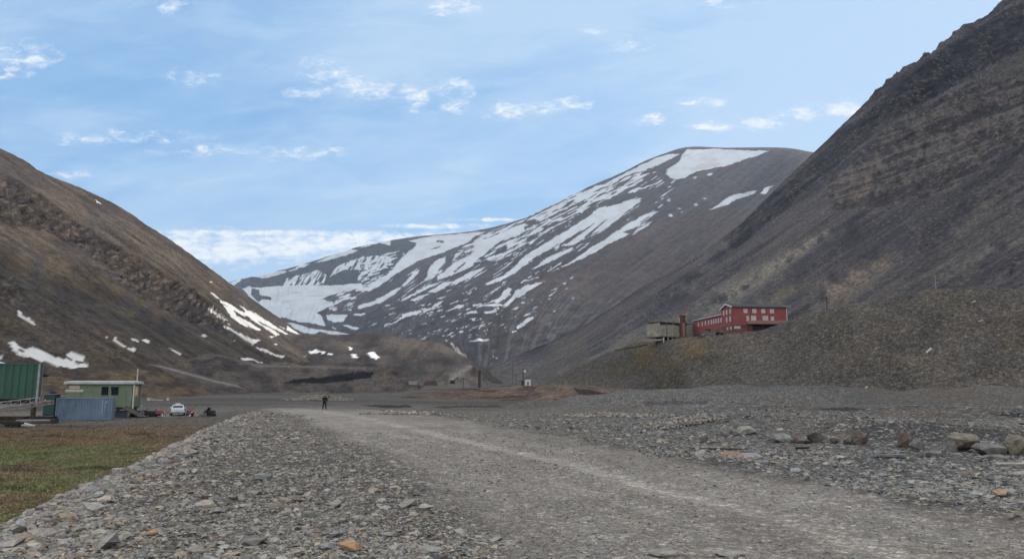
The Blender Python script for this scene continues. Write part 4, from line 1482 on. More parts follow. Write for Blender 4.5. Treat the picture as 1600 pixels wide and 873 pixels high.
# ---------------------------------------------------------------- green cabin
a, ang, L = frame_at(101, 636, 205, 633, 94.5, 95.5)
B = Vector((a[0], a[1], a[2]))
H = (634 - 598) / F * 95 - .05
t = thing('cabin', 'sage green cabin with a pale overhanging roof and dark windows raised off the ground', 'cabin', B, ang)
W = 3.0
m = MB(); m.box(0, L, 0, W, 0, H)
for xx in np.arange(L * .02, L, L / 9.0): m.box(xx, xx + .03, -.015, .0, .05, H - .05)
m.build('wall', SAGE, t)
m = MB()
m.hull([(-.25, -.3, H), (L + .25, -.3, H), (-.25, W + .3, H), (L + .25, W + .3, H), (-.2, -.25, H + .3), (L + .2, -.25, H + .3), (-.2, W + .25, H + .3), (L + .2, W + .25, H + .3), (0, W / 2, H + .42), (L, W / 2, H + .42)])
m.build('roof', ROOFG, t)
for (fx0, fx1) in ((.525, .648), (.668, .80)):
    m = MB(); z0, z1 = H * .50, H * .90
    m.box(L * fx0, L * fx1, -.05, -.001, z0, z0 + .06); m.box(L * fx0, L * fx1, -.05, -.001, z1 - .06, z1)
    m.box(L * fx0, L * fx0 + .06, -.05, -.001, z0 + .06, z1 - .06); m.box(L * fx1 - .06, L * fx1, -.05, -.001, z0 + .06, z1 - .06)
    fr = m.build('window', SAGE, t)
    m = MB(); m.box(L * fx0 + .062, L * fx1 - .062, -.03, -.012, z0 + .062, z1 - .062); m.build('pane', DKGLASS, fr)
m = MB(); m.box(L * .27, L * .40, -.03, -.003, .1, H * .88); d_ = m.build('door', SAGE, t)
m = MB(); m.box(L * .385, L * .395, -.06, -.031, H * .42, H * .46); m.build('handle', STEEL, d_)
# notice boards, illegible at this distance: pale boards with a row of small dark dashes
for (fx0, fx1, z0, z1, base, ink) in ((.05, .20, H * .80, H * .93, (.62, .5, .47), (.35, .12, .1)), (-.005, .262, H * .66, H * .76, (.66, .62, .55), (.25, .2, .17))):
    m = MB(); m.box(L * fx0, L * fx1, -.06, -.02, z0, z1); sg = m.build('sign_board', mat('board_%.2f' % fx0, base, .7, var=.05), t)
    m = MB(); zz = (z0 + z1) / 2; xx = L * fx0 + .1
    rg = random.Random(int(z0 * 100))
    prof = []
    while xx < L * fx1 - .15:
        ww = rg.uniform(.05, .12); tp = zz + .06 * rg.uniform(.5, 1.2)
        prof += [(xx, zz - .05), (xx, tp), (xx + ww, tp), (xx + ww, zz - .05)]; xx += ww + rg.uniform(.03, .09)
    prof += [(prof[-1][0], zz - .055), (prof[0][0], zz - .055)]
    m.prism(prof, -.064, -.061, 'y')
    m.build('writing', mat('ink_%.2f' % fx0, ink, .7, var=.05), sg)
# end wall: yellow boarded window and downpipe
m = MB(); m.box(L + .001, L + .05, .75, 1.9, H * .45, H * .93); fr = m.build('window', YEL, t)
m = MB(); m.box(L + .051, L + .07, .95, 1.7, H * .55, H * .85); m.build('pane', mat('cream_board', (.7, .6, .42), .7), fr)
m = MB(); m.tube((L + .12, W - .15, -.9), (L + .12, W - .15, H), .06, n=8); m.build('downpipe', STEEL, t)
m = MB(); m.box(L + .09, L + .2, .04, .3, -.2, H); m.build('corner_board', WHITE, t)
zb = ground_z(a[0], a[1]) - a[2]
m = MB(); m.box(.1, L - .1, .1, W - .1, -.28, -.003); m.build('floor_frame', BLACK, t)
for xx in (.3, L * .35, L * .68, L - .35):
    for yy_ in (.3, W - .3):
        m = MB(); m.box(xx - .12, xx + .12, yy_ - .12, yy_ + .12, zb - .4, -.281); m.build('leg', CONCD, t)
m = MB(); m.box(L * .66, L - .5, .5, .62, zb - .2, -.45); m.build('skirting', mat('blue_sheet', (.05, .06, .09), .7), t)

# antenna mast behind it
p = P(211, 640, 98)
gz_ = ground_z(p[0], p[1])
m = MB(); zt = P(211, 576, 98)[2]
m.tube((0, 0, -.5), (0, 0, zt - gz_), .10, .08, 8)
mast = tag(m.build('antenna_mast', WOODP, None, loc=(p[0], p[1], gz_)), 'tall pale mast rising behind the right end of the green cabin', 'mast')

# small dark green tank between container and cabin
p = P(67, 636, 96)
g0 = ground_z(p[0], p[1])
t = thing('storage_tank', 'dark green storage box between the green container and the cabin', 'storage tank', (p[0], p[1], g0))
zt = P(67, 616, 96)[2] - g0; wd = 15 / F * 96 * 1.15
m = MB(); m.box(0, wd, 0, 1.2, .3, zt, bev=.05); m.build('body', mat('teal_paint', (.02, .05, .055), .6, var=.15), t)
m = MB(); m.box(-.05, wd + .05, -.05, 1.25, zt - .002, zt + .06); m.build('lid', BLUE, t)
for xx in (.15, wd - .15):
    m = MB(); m.box(xx - .08, xx + .08, .1, 1.1, -.2, .301); m.build('leg', WOODD, t)
m = MB(); m.tube((.25, -.01, zt * .75), (.25, -.05, zt * .75), .1, n=10); m.build('cap', WHITE, t)

# brown shed-like crate beside it
p = P(84, 636, 97); g0 = ground_z(p[0], p[1])
m = MB(); zt = P(84, 617, 97)[2] - g0
m.box(0, 1.3, 0, 1.0, -.2, zt - .25); m.hull([(-.1, -.1, zt - .248), (1.4, -.1, zt - .248), (-.1, 1.1, zt - .248), (1.4, 1.1, zt - .248), (-.05, .5, zt), (1.35, .5, zt)])
tag(m.build('wooden_crate', CONCD, None, loc=(p[0], p[1], g0)), 'low brown wooden box beside the left end of the green cabin', 'crate')
p = P(80, 640, 98); g0 = ground_z(p[0], p[1]); zt = P(80, 612, 98)[2] - g0
m = MB(); m.tube((0, 0, -.3), (0, 0, zt - .3), .06, n=8); m.box(-.2, .25, -.15, .15, zt - .3, zt)
tag(m.build('lamp_post', BLACK, None, loc=(p[0], p[1], g0)), 'short black post with a box on top left of the green cabin', 'post')


# ---------------------------------------------------------------- stacked steel trusses and timber
def truss(label, pxa, pya, pxb, pyb, d_a, d_b, h, lift=0.0, nm='steel_truss', mat_=STEEL, wdt=1.0):
    a, ang, L = frame_at(pxa, pya, pxb, pyb, d_a, d_b)
    b = P(pxb, pyb, d_b)
    pit = math.atan2(b[2] - a[2], L)
    t = thing(nm, label, 'truss', (a[0], a[1], a[2]), ang)
    t.rotation_euler = (0, -pit, ang)
    L = math.hypot(L, b[2] - a[2])
    for yy_ in (0, wdt):
        m = MB()
        m.bar((0, yy_, .06), (L, yy_, .06), .1, .1); m.bar((0, yy_, h), (L, yy_, h), .1, .1)
        m.build('rail', mat_, t)
    n = max(4, int(L / .8))
    m = MB()
    for i in range(n + 1):
        x_ = L * i / n
        m.bar((x_, 0, .08), (x_, 0, h - .02), .06, .06)
        m.bar((x_, 0, h - .02), (x_, wdt, h - .02), .06, .06)
        if i < n: m.bar((x_, .003, .1), (x_ + L / n, .003, h - .04), .04, .04)
    m.build('lattice', mat_, t)
    return t


truss('grey lattice steel frame lying under the raised green container', -60, 644, 62, 629, 74, 77, .55)
truss('long low steel lattice frame leaning towards the blue grey container', 5, 643, 84, 631, 72, 76, .35, wdt=.6, mat_=WOOD)


def plank_stack(label, px, py, d, L, n, rows, ang, mats, nm='timber_stack', cat='timber stack', th=.12, wd=.25):
    p = P(px, py, d); g0 = ground_z(p[0], p[1])
    t = thing(nm, label, cat, (p[0], p[1], g0), ang)
    rg = random.Random(px)
    for r in range(rows):
        for k in range(n):
            l = L * rg.uniform(.8, 1); x0 = rg.uniform(0, L - l)
            m = MB(); m.box(x0, x0 + l, k * (wd + .03), k * (wd + .03) + wd, r * (th + .02), r * (th + .02) + th, bev=.01)
            o = m.build('plank', mats[rg.randrange(len(mats))], t); o.rotation_euler.z = rg.uniform(-.03, .03)
    return t


plank_stack('pile of dark planks stacked on the ground below the green container', -55, 655, 80, 6.5, 5, 5, .03, [WOODD, WOODD, WOOD])
plank_stack('pile of grey planks and beams left of the blue grey container', 22, 656, 78, 4.0, 4, 4, .02, [WOOD, STEEL, WOODD])
plank_stack('dark low beam stack touching the left end of the blue grey container', 50, 650, 80, 2.3, 4, 6, 0, [WOODD, BLACK])
# pale upturned dinghy-like sled and boards
p = P(24, 655, 76); g0 = ground_z(p[0], p[1])
m = MB(); m.hull([(0, 0, .1), (2.0, -.1, .02), (2.0, .5, .05), (0, .6, .1), (.3, .1, .45), (1.0, .1, .32), (.3, .5, .45), (1.0, .5, .32)])
tag(m.build('sled', WOODP, None, loc=(p[0], p[1], g0)), 'pale wooden sled lying overturned in front of the plank piles', 'sled')
p = P(5, 655, 75); g0 = ground_z(p[0], p[1])
m = MB()
for i in range(3): m.tube((.35 + i * .55, 0, .27), (.35 + i * .55, .25, .27), .27, n=14)
m.bar((0, .12, .3), (1.9, .12, .35), .5, .2)
tag(m.build('machine_axle', BLACK, None, loc=(p[0], p[1], g0)), 'black wheeled axle lying by the plank piles at the left edge', 'axle')


# ---------------------------------------------------------------- rocks
def hull_rock(seed, n=18, flat=1.0, jag=.25):
    rg = random.Random(seed)
    bm = bmesh.new()
    for i in range(n):
        q = Vector((rg.gauss(0, 1), rg.gauss(0, 1), rg.gauss(0, 1))).normalized()
        q *= 1 - jag * rg.random()
        q = Vector((max(-.85, min(.85, q.x)), max(-.8, min(.8, q.y)), max(-.75, min(.75, q.z))))
        bm.verts.new((q.x, q.y, q.z * flat))
    bmesh.ops.convex_hull(bm, input=bm.verts)
    for v in [v for v in bm.verts if not v.link_faces]: bm.verts.remove(v)
    bmesh.ops.triangulate(bm, faces=bm.faces)
    bm.verts.index_update()
    V_ = np.array([v.co[:] for v in bm.verts]); F_ = np.array([[v.index for v in f.verts] for f in bm.faces])
    bm.free()
    return V_, F_


def rock_mat(name, c1, c2, sc_=3.0, bump=.04):
    if name in MATS: return MATS[name]
    m = bpy.data.materials.new(name); m.use_nodes = True
    t = NT(m.node_tree); b = m.node_tree.nodes['Principled BSDF']
    tcd = t.n('ShaderNodeTexCoord').outputs['Object']
    n = t.noise(tcd, sc_, 7, .68)
    n2 = t.noise(t.vec('MULTIPLY', tcd, (1, 1, 3.5)), sc_ * 3, 5, .7)
    c = t.mix(t.ramp(n, .35, .65), c1, c2)
    c = t.mix(t.ramp(n2, .52, .74, 0, .6), c, tuple(x * .45 for x in c1))
    m.node_tree.links.new(c, b.inputs['Base Color'])
    b.inputs['Roughness'].default_value = .92; b.inputs['Specular IOR Level'].default_value = .25
    bp = t.n('ShaderNodeBump', i_Height=t.math('ADD', n, t.math('MULTIPLY', n2, .6))); bp.inputs['Distance'].default_value = bump
    m.node_tree.links.new(bp.outputs[0], b.inputs['Normal'])
    MATS[name] = m
    return m


def boulder(label, px, py, w_px, h_px, mt, seed, cat='boulder', flat=None, deep=.8, rz=None, group=None, name='boulder', tilt=0.0, n=26, smooth=False, sink=.16):
    g = on_ground(px, py)
    w_ = w_px / F * g.y / 2 * 1.12; h = h_px / F * g.y / 2 * 1.18
    V_, F_ = hull_rock(seed, n, 1.0, .3)
    V_ = V_ / np.abs(V_).max(0)
    me = bpy.data.meshes.new(name)
    bm = bmesh.new()
    vs = [bm.verts.new((v[0] * w_, v[1] * w_ * deep, v[2] * h)) for v in V_]
    for f in F_: bm.faces.new([vs[i] for i in f])
    bmesh.ops.bevel(bm, geom=list(bm.edges), offset=min(w_, h) * .12, segments=2, affect='EDGES', profile=.6, clamp_overlap=True)
    bmesh.ops.subdivide_edges(bm, edges=list(bm.edges), cuts=1, use_grid_fill=True)
    rg = random.Random(seed)
    a = min(w_, h) * .10
    for v in bm.verts:
        c = v.co / max(w_, h) * 3
        k = float(fbm(np.array([c.x * 1.7 + seed]), np.array([c.y * 1.7 + c.z * 2.3]), 900 + seed, 4)[0]) - .5
        v.co += v.co.normalized() * k * a * 3
    bmesh.ops.recalc_face_normals(bm, faces=bm.faces)
    bm.to_mesh(me); bm.free()
    for p in me.polygons: p.use_smooth = smooth
    o = link(name, me, mt)
    o.location = (g.x, g.y + w_ * deep * .4, g.z + h * (1 - sink * 2))
    o.rotation_euler = (0, tilt, rz if rz is not None else rg.uniform(-.3, .3))
    return tag(o, label, cat, group)


RK_T = rock_mat('rock_tan', (.13, .115, .092), (.25, .23, .185))
RK_G = rock_mat('rock_grey', (.12, .116, .112), (.22, .212, .20))
RK_D = rock_mat('rock_dark', (.05, .046, .045), (.11, .10, .095))
RK_B = rock_mat('rock_brown', (.10, .08, .07), (.18, .145, .12))
RK_P = rock_mat('rock_pale', (.20, .19, .172), (.34, .325, .30))
RK_O = rock_mat('rock_orange', (.30, .18, .10), (.44, .30, .18))
RK_GR = rock_mat('rock_greenish', (.17, .178, .168), (.28, .29, .275))
BG = 'boulders lined up along the right side of the gravel'
boulder('big tan boulder with a dark undercut, largest of the row on the right', 1507, 706, 46, 25, RK_T, 11, group=BG, sink=.04)
boulder('grey boulder tucked against the left of the big tan one', 1488, 707, 16, 20, RK_G, 12, group=BG)
boulder('long flat grey boulder right of the big tan one', 1551, 711, 46, 17, RK_G, 13, group=BG, sink=.1)
boulder('angular tan boulder cut off by the right edge of the picture', 1592, 712, 30, 28, RK_T, 14, group=BG, sink=.05)
boulder('pinkish brown boulder half buried left of the big tan one', 1416, 699, 24, 24, RK_B, 15, group=BG)
boulder('rounded grey boulder leaning on the pinkish brown one', 1435, 703, 20, 17, RK_G, 16, group=BG)
boulder('dark brown upright boulder at the end of the dark row', 1346, 694, 24, 22, RK_B, 17, group=BG)
boulder('small black boulder just left of the upright brown one', 1326, 694, 12, 9, RK_D, 18, group=BG)
boulder('small black boulder alone between two larger dark ones', 1305, 692, 14, 8, RK_D, 19, group=BG)
boulder('black jagged boulder in the middle of the row', 1276, 691, 23, 16, RK_D, 20, group=BG)
boulder('low brown slab with a dark front face beside the black boulder', 1254, 692, 24, 9, RK_B, 21, group=BG)
boulder('pale grey sloping slab with a tan left end', 1222, 691, 30, 13, RK_GR, 22, group=BG)
boulder('tan stone standing at the left end of the sloping slab', 1214, 689, 14, 12, RK_T, 23, group=BG)
boulder('pale grey boulder at the left end of the boulder row', 1137, 680, 20, 17, RK_P, 24, group=BG)
boulder('dark grey hollow boulder next to a white slab', 1150, 680, 16, 10, RK_G, 25, group=BG)
boulder('white topped orange slab behind the grey boulders', 1166, 679, 30, 13, RK_P, 26, group=BG, tilt=-.1)
boulder('small grey boulder sitting highest in the left cluster', 1141, 660 + 10, 13, 9, RK_G, 27, group=BG)
boulder('squat brownish boulder alone by the rubble at the road side', 1099, 690, 13, 10, RK_B, 28, group=BG)
boulder('flat grey stone in front of the right hand boulders', 1462, 713, 26, 8, RK_G, 29, group=BG)
boulder('low grey rock wedged beneath the long flat boulder', 1560, 718, 34, 8, RK_G, 30, group=BG)
SG = 'single flat stones lying on the near gravel'
boulder('orange flat stone slab lying near the bottom edge', 549, 859, 36, 15, RK_O, 41, 'stone', group=SG, name='stone', n=12, sink=.1, deep=1.3)
boulder('dark grey flat stone with a shadowed underside near the bottom', 391, 853, 38, 11, RK_G, 42, 'stone', group=SG, name='stone', n=14, sink=0, deep=1.2)
boulder('long pale greenish stone right of the orange slab', 605, 838, 30, 8, RK_GR, 43, 'stone', group=SG, name='stone', n=14, sink=.1)
boulder('grey rounded stone higher up the stony bank', 408, 750, 24, 10, RK_GR, 44, 'stone', group=SG, name='stone', sink=.1)
boulder('pale round stone in the middle of the gravel', 532, 783, 13, 8, RK_P, 45, 'stone', group=SG, name='stone')
boulder('pinkish upright stone above the orange slab', 557, 816, 10, 8, RK_P, 46, 'stone', group=SG, name='stone')
boulder('small pale stone left of the pinkish upright one', 535, 815, 13, 6, RK_GR, 47, 'stone', group=SG, name='stone')
boulder('long pale grey stone low on the stony bank', 160, 857, 42, 18, RK_P, 48, 'stone', group=SG, name='stone', tilt=-.45, n=16)
boulder('bluish grey stone beside the long pale one on the bank', 170, 838, 18, 9, RK_GR, 49, 'stone', group=SG, name='stone')
boulder('cream stone on the lip of the bank above the meadow', 46, 824, 14, 12, RK_P, 50, 'stone', group=SG, name='stone')
boulder('orange stone halfway up the stony bank', 237, 836, 17, 8, RK_O, 51, 'stone', group=SG, name='stone')
boulder('flat cream stone cut by the bottom edge left of the pale streak', 1040, 868, 46, 9, RK_P, 52, 'stone', group=SG, name='stone', sink=.2)
boulder('second flat cream stone at the bottom edge right of the first', 1143, 869, 40, 8, RK_P, 53, 'stone', group=SG, name='stone', sink=.2)
boulder('pale ribbed stone at the bottom edge below the road', 672, 864, 36, 9, RK_P, 54, 'stone', group=SG, name='stone', sink=.15)
boulder('grey slab left of the orange slab', 510, 858, 26, 10, RK_GR, 55, 'stone', group=SG, name='stone', sink=.15)
boulder('tiny orange block at the far right edge of the gravel', 1567, 773, 26, 7, RK_O, 56, 'stone', group=SG, name='stone')
boulder('dark block on the left rim of the stony bank', 30, 836, 22, 14, RK_D, 57, 'stone', group=SG, name='stone')
boulder('flat grey stone on the rim of the bank above the meadow', 197, 736, 12, 5, RK_G, 58, 'stone', group=SG, name='stone')


# ---------------------------------------------------------------- loose stones (uncountable)
def scatter(name, xs, ys, size, cols, label, flat=(.28, .6), seed=1, lift=.25, elong=(.55, 1.0), kinds=26, npt=13, zfn=G0, tiltmax=.35, cat='gravel'):
    rg = np.random.default_rng(seed)
    kd = [hull_rock(seed * 100 + i, npt, 1.0, .3) for i in range(kinds)]
    kd = [(v / np.abs(v).max(0), f) for v, f in kd]
    n = len(xs)
    which = rg.integers(0, kinds, n)
    zs = zfn(xs, ys)
    VV, FF, CC = [], [], []
    off = 0
    for k in range(kinds):
        idx = np.where(which == k)[0]
        if len(idx) == 0: continue
        v, f = kd[k]
        m = len(idx)
        fl_ = rg.uniform(flat[0], flat[1], m)
        el_ = rg.uniform(elong[0], elong[1], m)
        s = size[idx]
        q = v[None] * np.stack([s, s * el_, s * fl_], -1)[:, None, :]
        tx = rg.normal(0, tiltmax, m); a = rg.uniform(0, 2 * PI, m)
        y_ = q[..., 1] * np.cos(tx)[:, None] - q[..., 2] * np.sin(tx)[:, None]
        z_ = q[..., 1] * np.sin(tx)[:, None] + q[..., 2] * np.cos(tx)[:, None]
        x_ = q[..., 0] * np.cos(a)[:, None] - y_ * np.sin(a)[:, None]
        y2 = q[..., 0] * np.sin(a)[:, None] + y_ * np.cos(a)[:, None]
        wv = np.stack([x_ + xs[idx][:, None], y2 + ys[idx][:, None], z_ + (zs[idx] + s * fl_ * lift)[:, None]], -1)
        VV.append(wv.reshape(-1, 3))
        ff = f[None] + (np.arange(m) * len(v))[:, None, None] + off
        FF.append(ff.reshape(-1, 3)); off += m * len(v)
        CC.append(np.repeat(cols[idx], len(v), axis=0))
    V_ = np.concatenate(VV); F_ = np.concatenate(FF); C_ = np.concatenate(CC)
    me = np_mesh(name, V_, F_, False, C_, {'snow': np.zeros(len(V_))})
    o = link(name, me, MATS['loose_stone'])
    o['kind'] = 'stuff'; o['label'] = label; o['category'] = cat
    return o


terrain_mat('loose_stone', 14.0, .01, .8, contrast=.24, spec=.3)
rgn = np.random.default_rng(5)


def stone_cols(n, rg, dark=0.0, warm=.0):
    g = np.clip(rg.normal(.235 - dark, .07, n), .06, .42)
    c = np.stack([g * 1.03, g * .985, g * .925], -1)
    k = rg.random(n)
    c[k < .16] *= np.array([1.12, 1.0, .84])
    c[(k > .3) & (k < .42)] *= np.array([.9, .98, 1.08])
    c[(k > .42) & (k < .5)] *= np.array([.95, 1.03, .98])
    o = (k > .994 - warm)
    c[o] = np.array([.32, .21, .12]) * rg.uniform(.6, 1.1, o.sum())[:, None]
    p_ = (k > .5) & (k < .56)
    c[p_] = np.array([.34, .32, .29]) * rg.uniform(.8, 1.1, p_.sum())[:, None]
    return c


def sample(n, y0, y1, xl, xr, dens, rg, pw=1.6):
    """world-space scatter, thinning with distance"""
    out_x, out_y = [], []
    tot = 0
    while tot < n:
        u = rg.random(n * 3)
        yy_ = (y0 ** (1 - pw) + u * (y1 ** (1 - pw) - y0 ** (1 - pw))) ** (1 / (1 - pw))
        a, b = xl(yy_), xr(yy_)
        xx = a + rg.random(n * 3) * (b - a)
        keep = rg.random(n * 3) < dens(xx, yy_)
        out_x.append(xx[keep]); out_y.append(yy_[keep]); tot += keep.sum()
    return np.concatenate(out_x)[:n], np.concatenate(out_y)[:n]


# bank and verge left of the road
def dens_bank(x, y):
    d = x - toe(y)
    return ss(-.5, .3, d) * (1 - onroad(x, y)) * (.42 + .58 * ss(6.5, 2.0, d)) * (.4 + .6 * ss(.3, .55, fbm(x * .5, y * .5, 903, 3)))


xs, ys = sample(100000, 7.5, 72, lambda y: toe(y) - .6, lambda y: trk_x(y, -1.2), dens_bank, rgn, 2.1)
sz = np.exp(rgn.normal(math.log(.028), .58, len(xs))) * (.75 + .55 * ss(7, 1, xs - toe(ys))) * (.85 + ys / 50)
sz = np.clip(sz, .018, .24)
scatter('gravel', xs, ys, sz, stone_cols(len(xs), rgn), 'loose flat grey stones covering the bank left of the road', seed=3, flat=(.2, .5))
# shingle on the right
def dens_right(x, y):
    l, r = road_edges(y)
    return ss(-.4, 1.2, x - r) * (.35 + .65 * ss(.35, .6, fbm(x * .22, y * .4, 905, 3)))


xs, ys = sample(34000, 9, 66, lambda y: road_edges(y)[1] - .5, lambda y: y * .78 + 3, dens_right, rgn, 1.7)
sz = np.clip(np.exp(rgn.normal(math.log(.044), .42, len(xs))) * (.8 + ys / 55), .02, .26)
scatter('gravel', xs, ys, sz, stone_cols(len(xs), rgn, .03, -.005) * np.array([.95, .98, 1.02]), 'bluish grey shingle spread right of the road up to the boulders', seed=4, flat=(.18, .45))
# thin stones on the road itself
def dens_road(x, y):
    return onroad(x, y) * (.25 + .75 * ss(.45, .7, fbm(x * .8, y * .5, 907, 3))) * ss(.15, .7, np.abs(x - trk_x(y)))


xs, ys = sample(26000, 7.5, 40, lambda y: road_edges(y)[0], lambda y: road_edges(y)[1], dens_road, rgn, 2.4)
sz = np.clip(np.exp(rgn.normal(math.log(.014), .38, len(xs))) * (.6 + ys / 16), .006, .07)
scatter('gravel', xs, ys, sz, stone_cols(len(xs), rgn, .0) * .55 + .10, 'fine pebbles pressed into the gravel road', seed=5, flat=(.3, .6), kinds=12, npt=9)


# rubble heaps
def heap(px, py, wpx, hpx, n, s0, label, seed, cols=None, depth=3.0, pale=.05):
    rg = np.random.default_rng(seed)
    g = on_ground(px, py)
    hw = wpx / F * g.y / 2; hh = hpx / F * g.y
    xs = g.x + rg.normal(0, .42, n) * hw; ys = g.y + 1.0 + np.abs(rg.normal(0, .5, n)) * depth
    xs = np.clip(xs, g.x - hw, g.x + hw)
    base = lambda x, y: G0(x, y) + hh * np.exp(-((x - g.x) / (hw * .75)) ** 2) * ss(0, depth * .6, y - g.y) * rg.uniform(.1, 1, len(x))
    c = stone_cols(n, rg, .02 - pale)
    return scatter('rubble', xs, ys, np.exp(rg.normal(math.log(s0), .35, n)), c, label, seed=seed, flat=(.5, .9), zfn=base, cat='rubble')


heap(492, 626, 110, 9, 1200, .15, 'heap of broken rock behind the standing person', 21, depth=6)
heap(620, 648, 130, 4, 900, .10, 'low line of pale rubble right of the standing person', 22, depth=5, pale=.02)
heap(1085, 668, 120, 11, 1700, .075, 'bank of coarse tan rubble beside the road', 23, depth=4, pale=.0)
heap(960, 652, 190, 5, 900, .08, 'strip of scattered stone along the far road edge', 24, depth=5)
heap(1130, 720, 200, 2, 700, .05, 'spread of small pale stones around the orange board', 26, depth=3, pale=.0)

# ---------------------------------------------------------------- tundra grass in the meadow
def dens_md(x, y):
    return (1 - ss(-.5, 0, x - toe(y))) * (.25 + .75 * ss(.4, .6, fbm(x * .16, y * .1, 161, 4)))


xs, ys = sample(42000, 16, 86, lambda y: -.74 * y - 3, lambda y: toe(y), dens_md, rgn, 1.9)
n = len(xs); rg = rgn
hgt = rg.uniform(.03, .09, n) * (.8 + ys / 70); wd_ = hgt * rg.uniform(.15, .4, n)
a = rg.uniform(0, PI, n); zz = G0(xs, ys)
lean = rg.normal(0, .5, (n, 2)) * hgt[:, None]
p0 = np.stack([xs - np.cos(a) * wd_, ys - np.sin(a) * wd_, zz - .02], -1)
p1 = np.stack([xs + np.cos(a) * wd_, ys + np.sin(a) * wd_, zz - .02], -1)
p2 = np.stack([xs + lean[:, 0], ys + lean[:, 1], zz + hgt], -1)
Vg = np.stack([p0, p1, p2], 1).reshape(-1, 3)
Fg = np.arange(3 * n).reshape(-1, 3)
mnn = fbm(xs * .16, ys * .1, 161, 4); grn = ss(.30, .46, mnn) * (1 - ss(44, 60, ys + 8 * (mnn - .5)))
cg = lerp(np.array([.24, .175, .11]), np.array([.20, .25, .09]), grn[:, None]) * rg.uniform(.55, 1.3, n)[:, None]
me = np_mesh('grass', Vg, Fg, False, np.repeat(cg, 3, axis=0), {'snow': np.zeros(3 * n)})
o = link('grass', me, MATS['loose_stone'])
tag(o, 'short brown and green tundra grass growing over the meadow', 'grass', kind='stuff')

# ---------------------------------------------------------------- debris by the road
def board(label, px, py, L, w_, th, ang, mt, name='board', cat='board', pitch=0.0, roll=0.0, z=0.03, group=None, at=None):
    g = on_ground(px, py) if at is None else at
    m = MB(); m.box(-L / 2, L / 2, -w_ / 2, w_ / 2, 0, th, bev=min(th * .25, .02))
    # a split, uneven end
    m.hull([(L / 2 - .02, -w_ * .45, th * .1), (L / 2 + L * .06, -w_ * .2, th * .3), (L / 2 - .02, w_ * .1, th * .1), (L / 2 - .02, -w_ * .2, th * .9)])
    o = m.build(name, mt, None, loc=(g[0], g[1], g[2] + z))
    o.rotation_euler = (roll, pitch, ang)
    return tag(o, label, cat, group)


board('orange brown bent sheet lying on the gravel beside the road', 1143, 713, .8, .45, .04, .2, mat('orange_board', (.26, .15, .105), .8, var=.25), roll=.28, z=.06)
board('thin dark plank lying just behind the orange sheet', 1118, 703, 1.9, .14, .06, -.12, WOODD)
board('black strip with a raised end left of the orange sheet', 1118, 709, .8, .22, .06, -.25, BLACK, pitch=.1)
board('grey flattened tarpaulin right of the orange sheet', 1170, 714, .8, .5, .06, .1, mat('mauve_sheet', (.25, .22, .26), .8, var=.2), roll=.2)
board('blue grey board lying in front of the pinkish brown boulder', 1388, 715, 1.15, .35, .05, .16, mat('slate_board', (.2, .22, .26), .7, var=.15), roll=-.12, z=.07)
board('long pale batten at the right edge beyond the shingle', 1590, 727, 1.3, .1, .06, .02, WOODP)
board('short rusty strip of metal in the right hand shingle', 1562, 777, .45, .07, .03, -.1, BROWN)
board('short black plank on the gravel between the two boulder groups', 1254, 702, .6, .12, .08, .25, BLACK)
hill_planks = [('white plank lying low on the terrace hill just above the gravel', 1350, 610, 2.0, .25, .9),
               ('white plank lying halfway up the terrace hill', 1451, 549, 1.6, .45, .95),
               ('short pale plank high on the terrace hill near its crest', 1521, 473, 1.1, .2, .5),
               ('short pale plank on the right part of the terrace hill', 1531, 503, 1.1, .2, .3)]
for lb, px, py, L, w_, an in hill_planks:
    q = on_mesh(HILLV, px, py)
    o = board(lb, 0, 0, L, w_, .12, 0, WOODP, name='plank', cat='plank', at=(q.x, q.y - .15, q.z), pitch=-an * .75, roll=.5, z=.25, group='pale planks strewn on the terrace hill')


# ---------------------------------------------------------------- person
def skin_body(name, pts, edges, radii, mt, parent=None, sub=2):
    me = bpy.data.meshes.new(name)
    me.from_pydata(pts, edges, [])
    o = bpy.data.objects.new(name, me); COL.objects.link(o)
    if parent is not None: o.parent = parent
    me.materials.append(mt)
    md_ = o.modifiers.new('Skin', 'SKIN')
    if not me.skin_vertices: me.skin_vertices.new()
    for i, r in enumerate(radii):
        d_ = me.skin_vertices[0].data[i]
        d_.radius = (r, r) if not isinstance(r, tuple) else r
        d_.use_root = (i == 0)
    md_.use_smooth_shade = True
    s_ = o.modifiers.new('Subdivision', 'SUBSURF'); s_.levels = sub; s_.render_levels = sub
    return o


g = on_ground(507, 639.5)
per = thing('person', 'person in black seen standing on the gravel with feet apart and one elbow out', 'person', g, PI + .2)
pts = [(0, 0, .95), (0, 0, 1.12), (0, -.01, 1.32), (0, 0, 1.46), (0, .01, 1.54), (0, .02, 1.62), (0, .02, 1.72),
       (.17, 0, 1.42), (.27, -.05, 1.17), (.13, .16, 1.08), (.08, .22, 1.1),
       (-.17, 0, 1.42), (-.30, -.04, 1.18), (-.17, .13, 1.03), (-.11, .19, 1.05),
       (.10, 0, .90), (.15, .02, .50), (.19, -.02, .09), (.20, .12, .045),
       (-.10, 0, .90), (-.14, .03, .50), (-.16, 0, .09), (-.18, .13, .045)]
ed = [(0, 1), (1, 2), (2, 3), (3, 4), (4, 5), (5, 6), (3, 7), (7, 8), (8, 9), (9, 10), (3, 11), (11, 12), (12, 13), (13, 14),
      (0, 15), (15, 16), (16, 17), (17, 18), (0, 19), (19, 20), (20, 21), (21, 22)]
rd_ = [.13, .12, .13, .10, .05, .085, .06, .05, .035, .032, .04, .05, .035, .032, .04, .10, .065, .045, .045, .10, .065, .045, .045]
skin_body('body', pts, ed, rd_, SKIN, per)
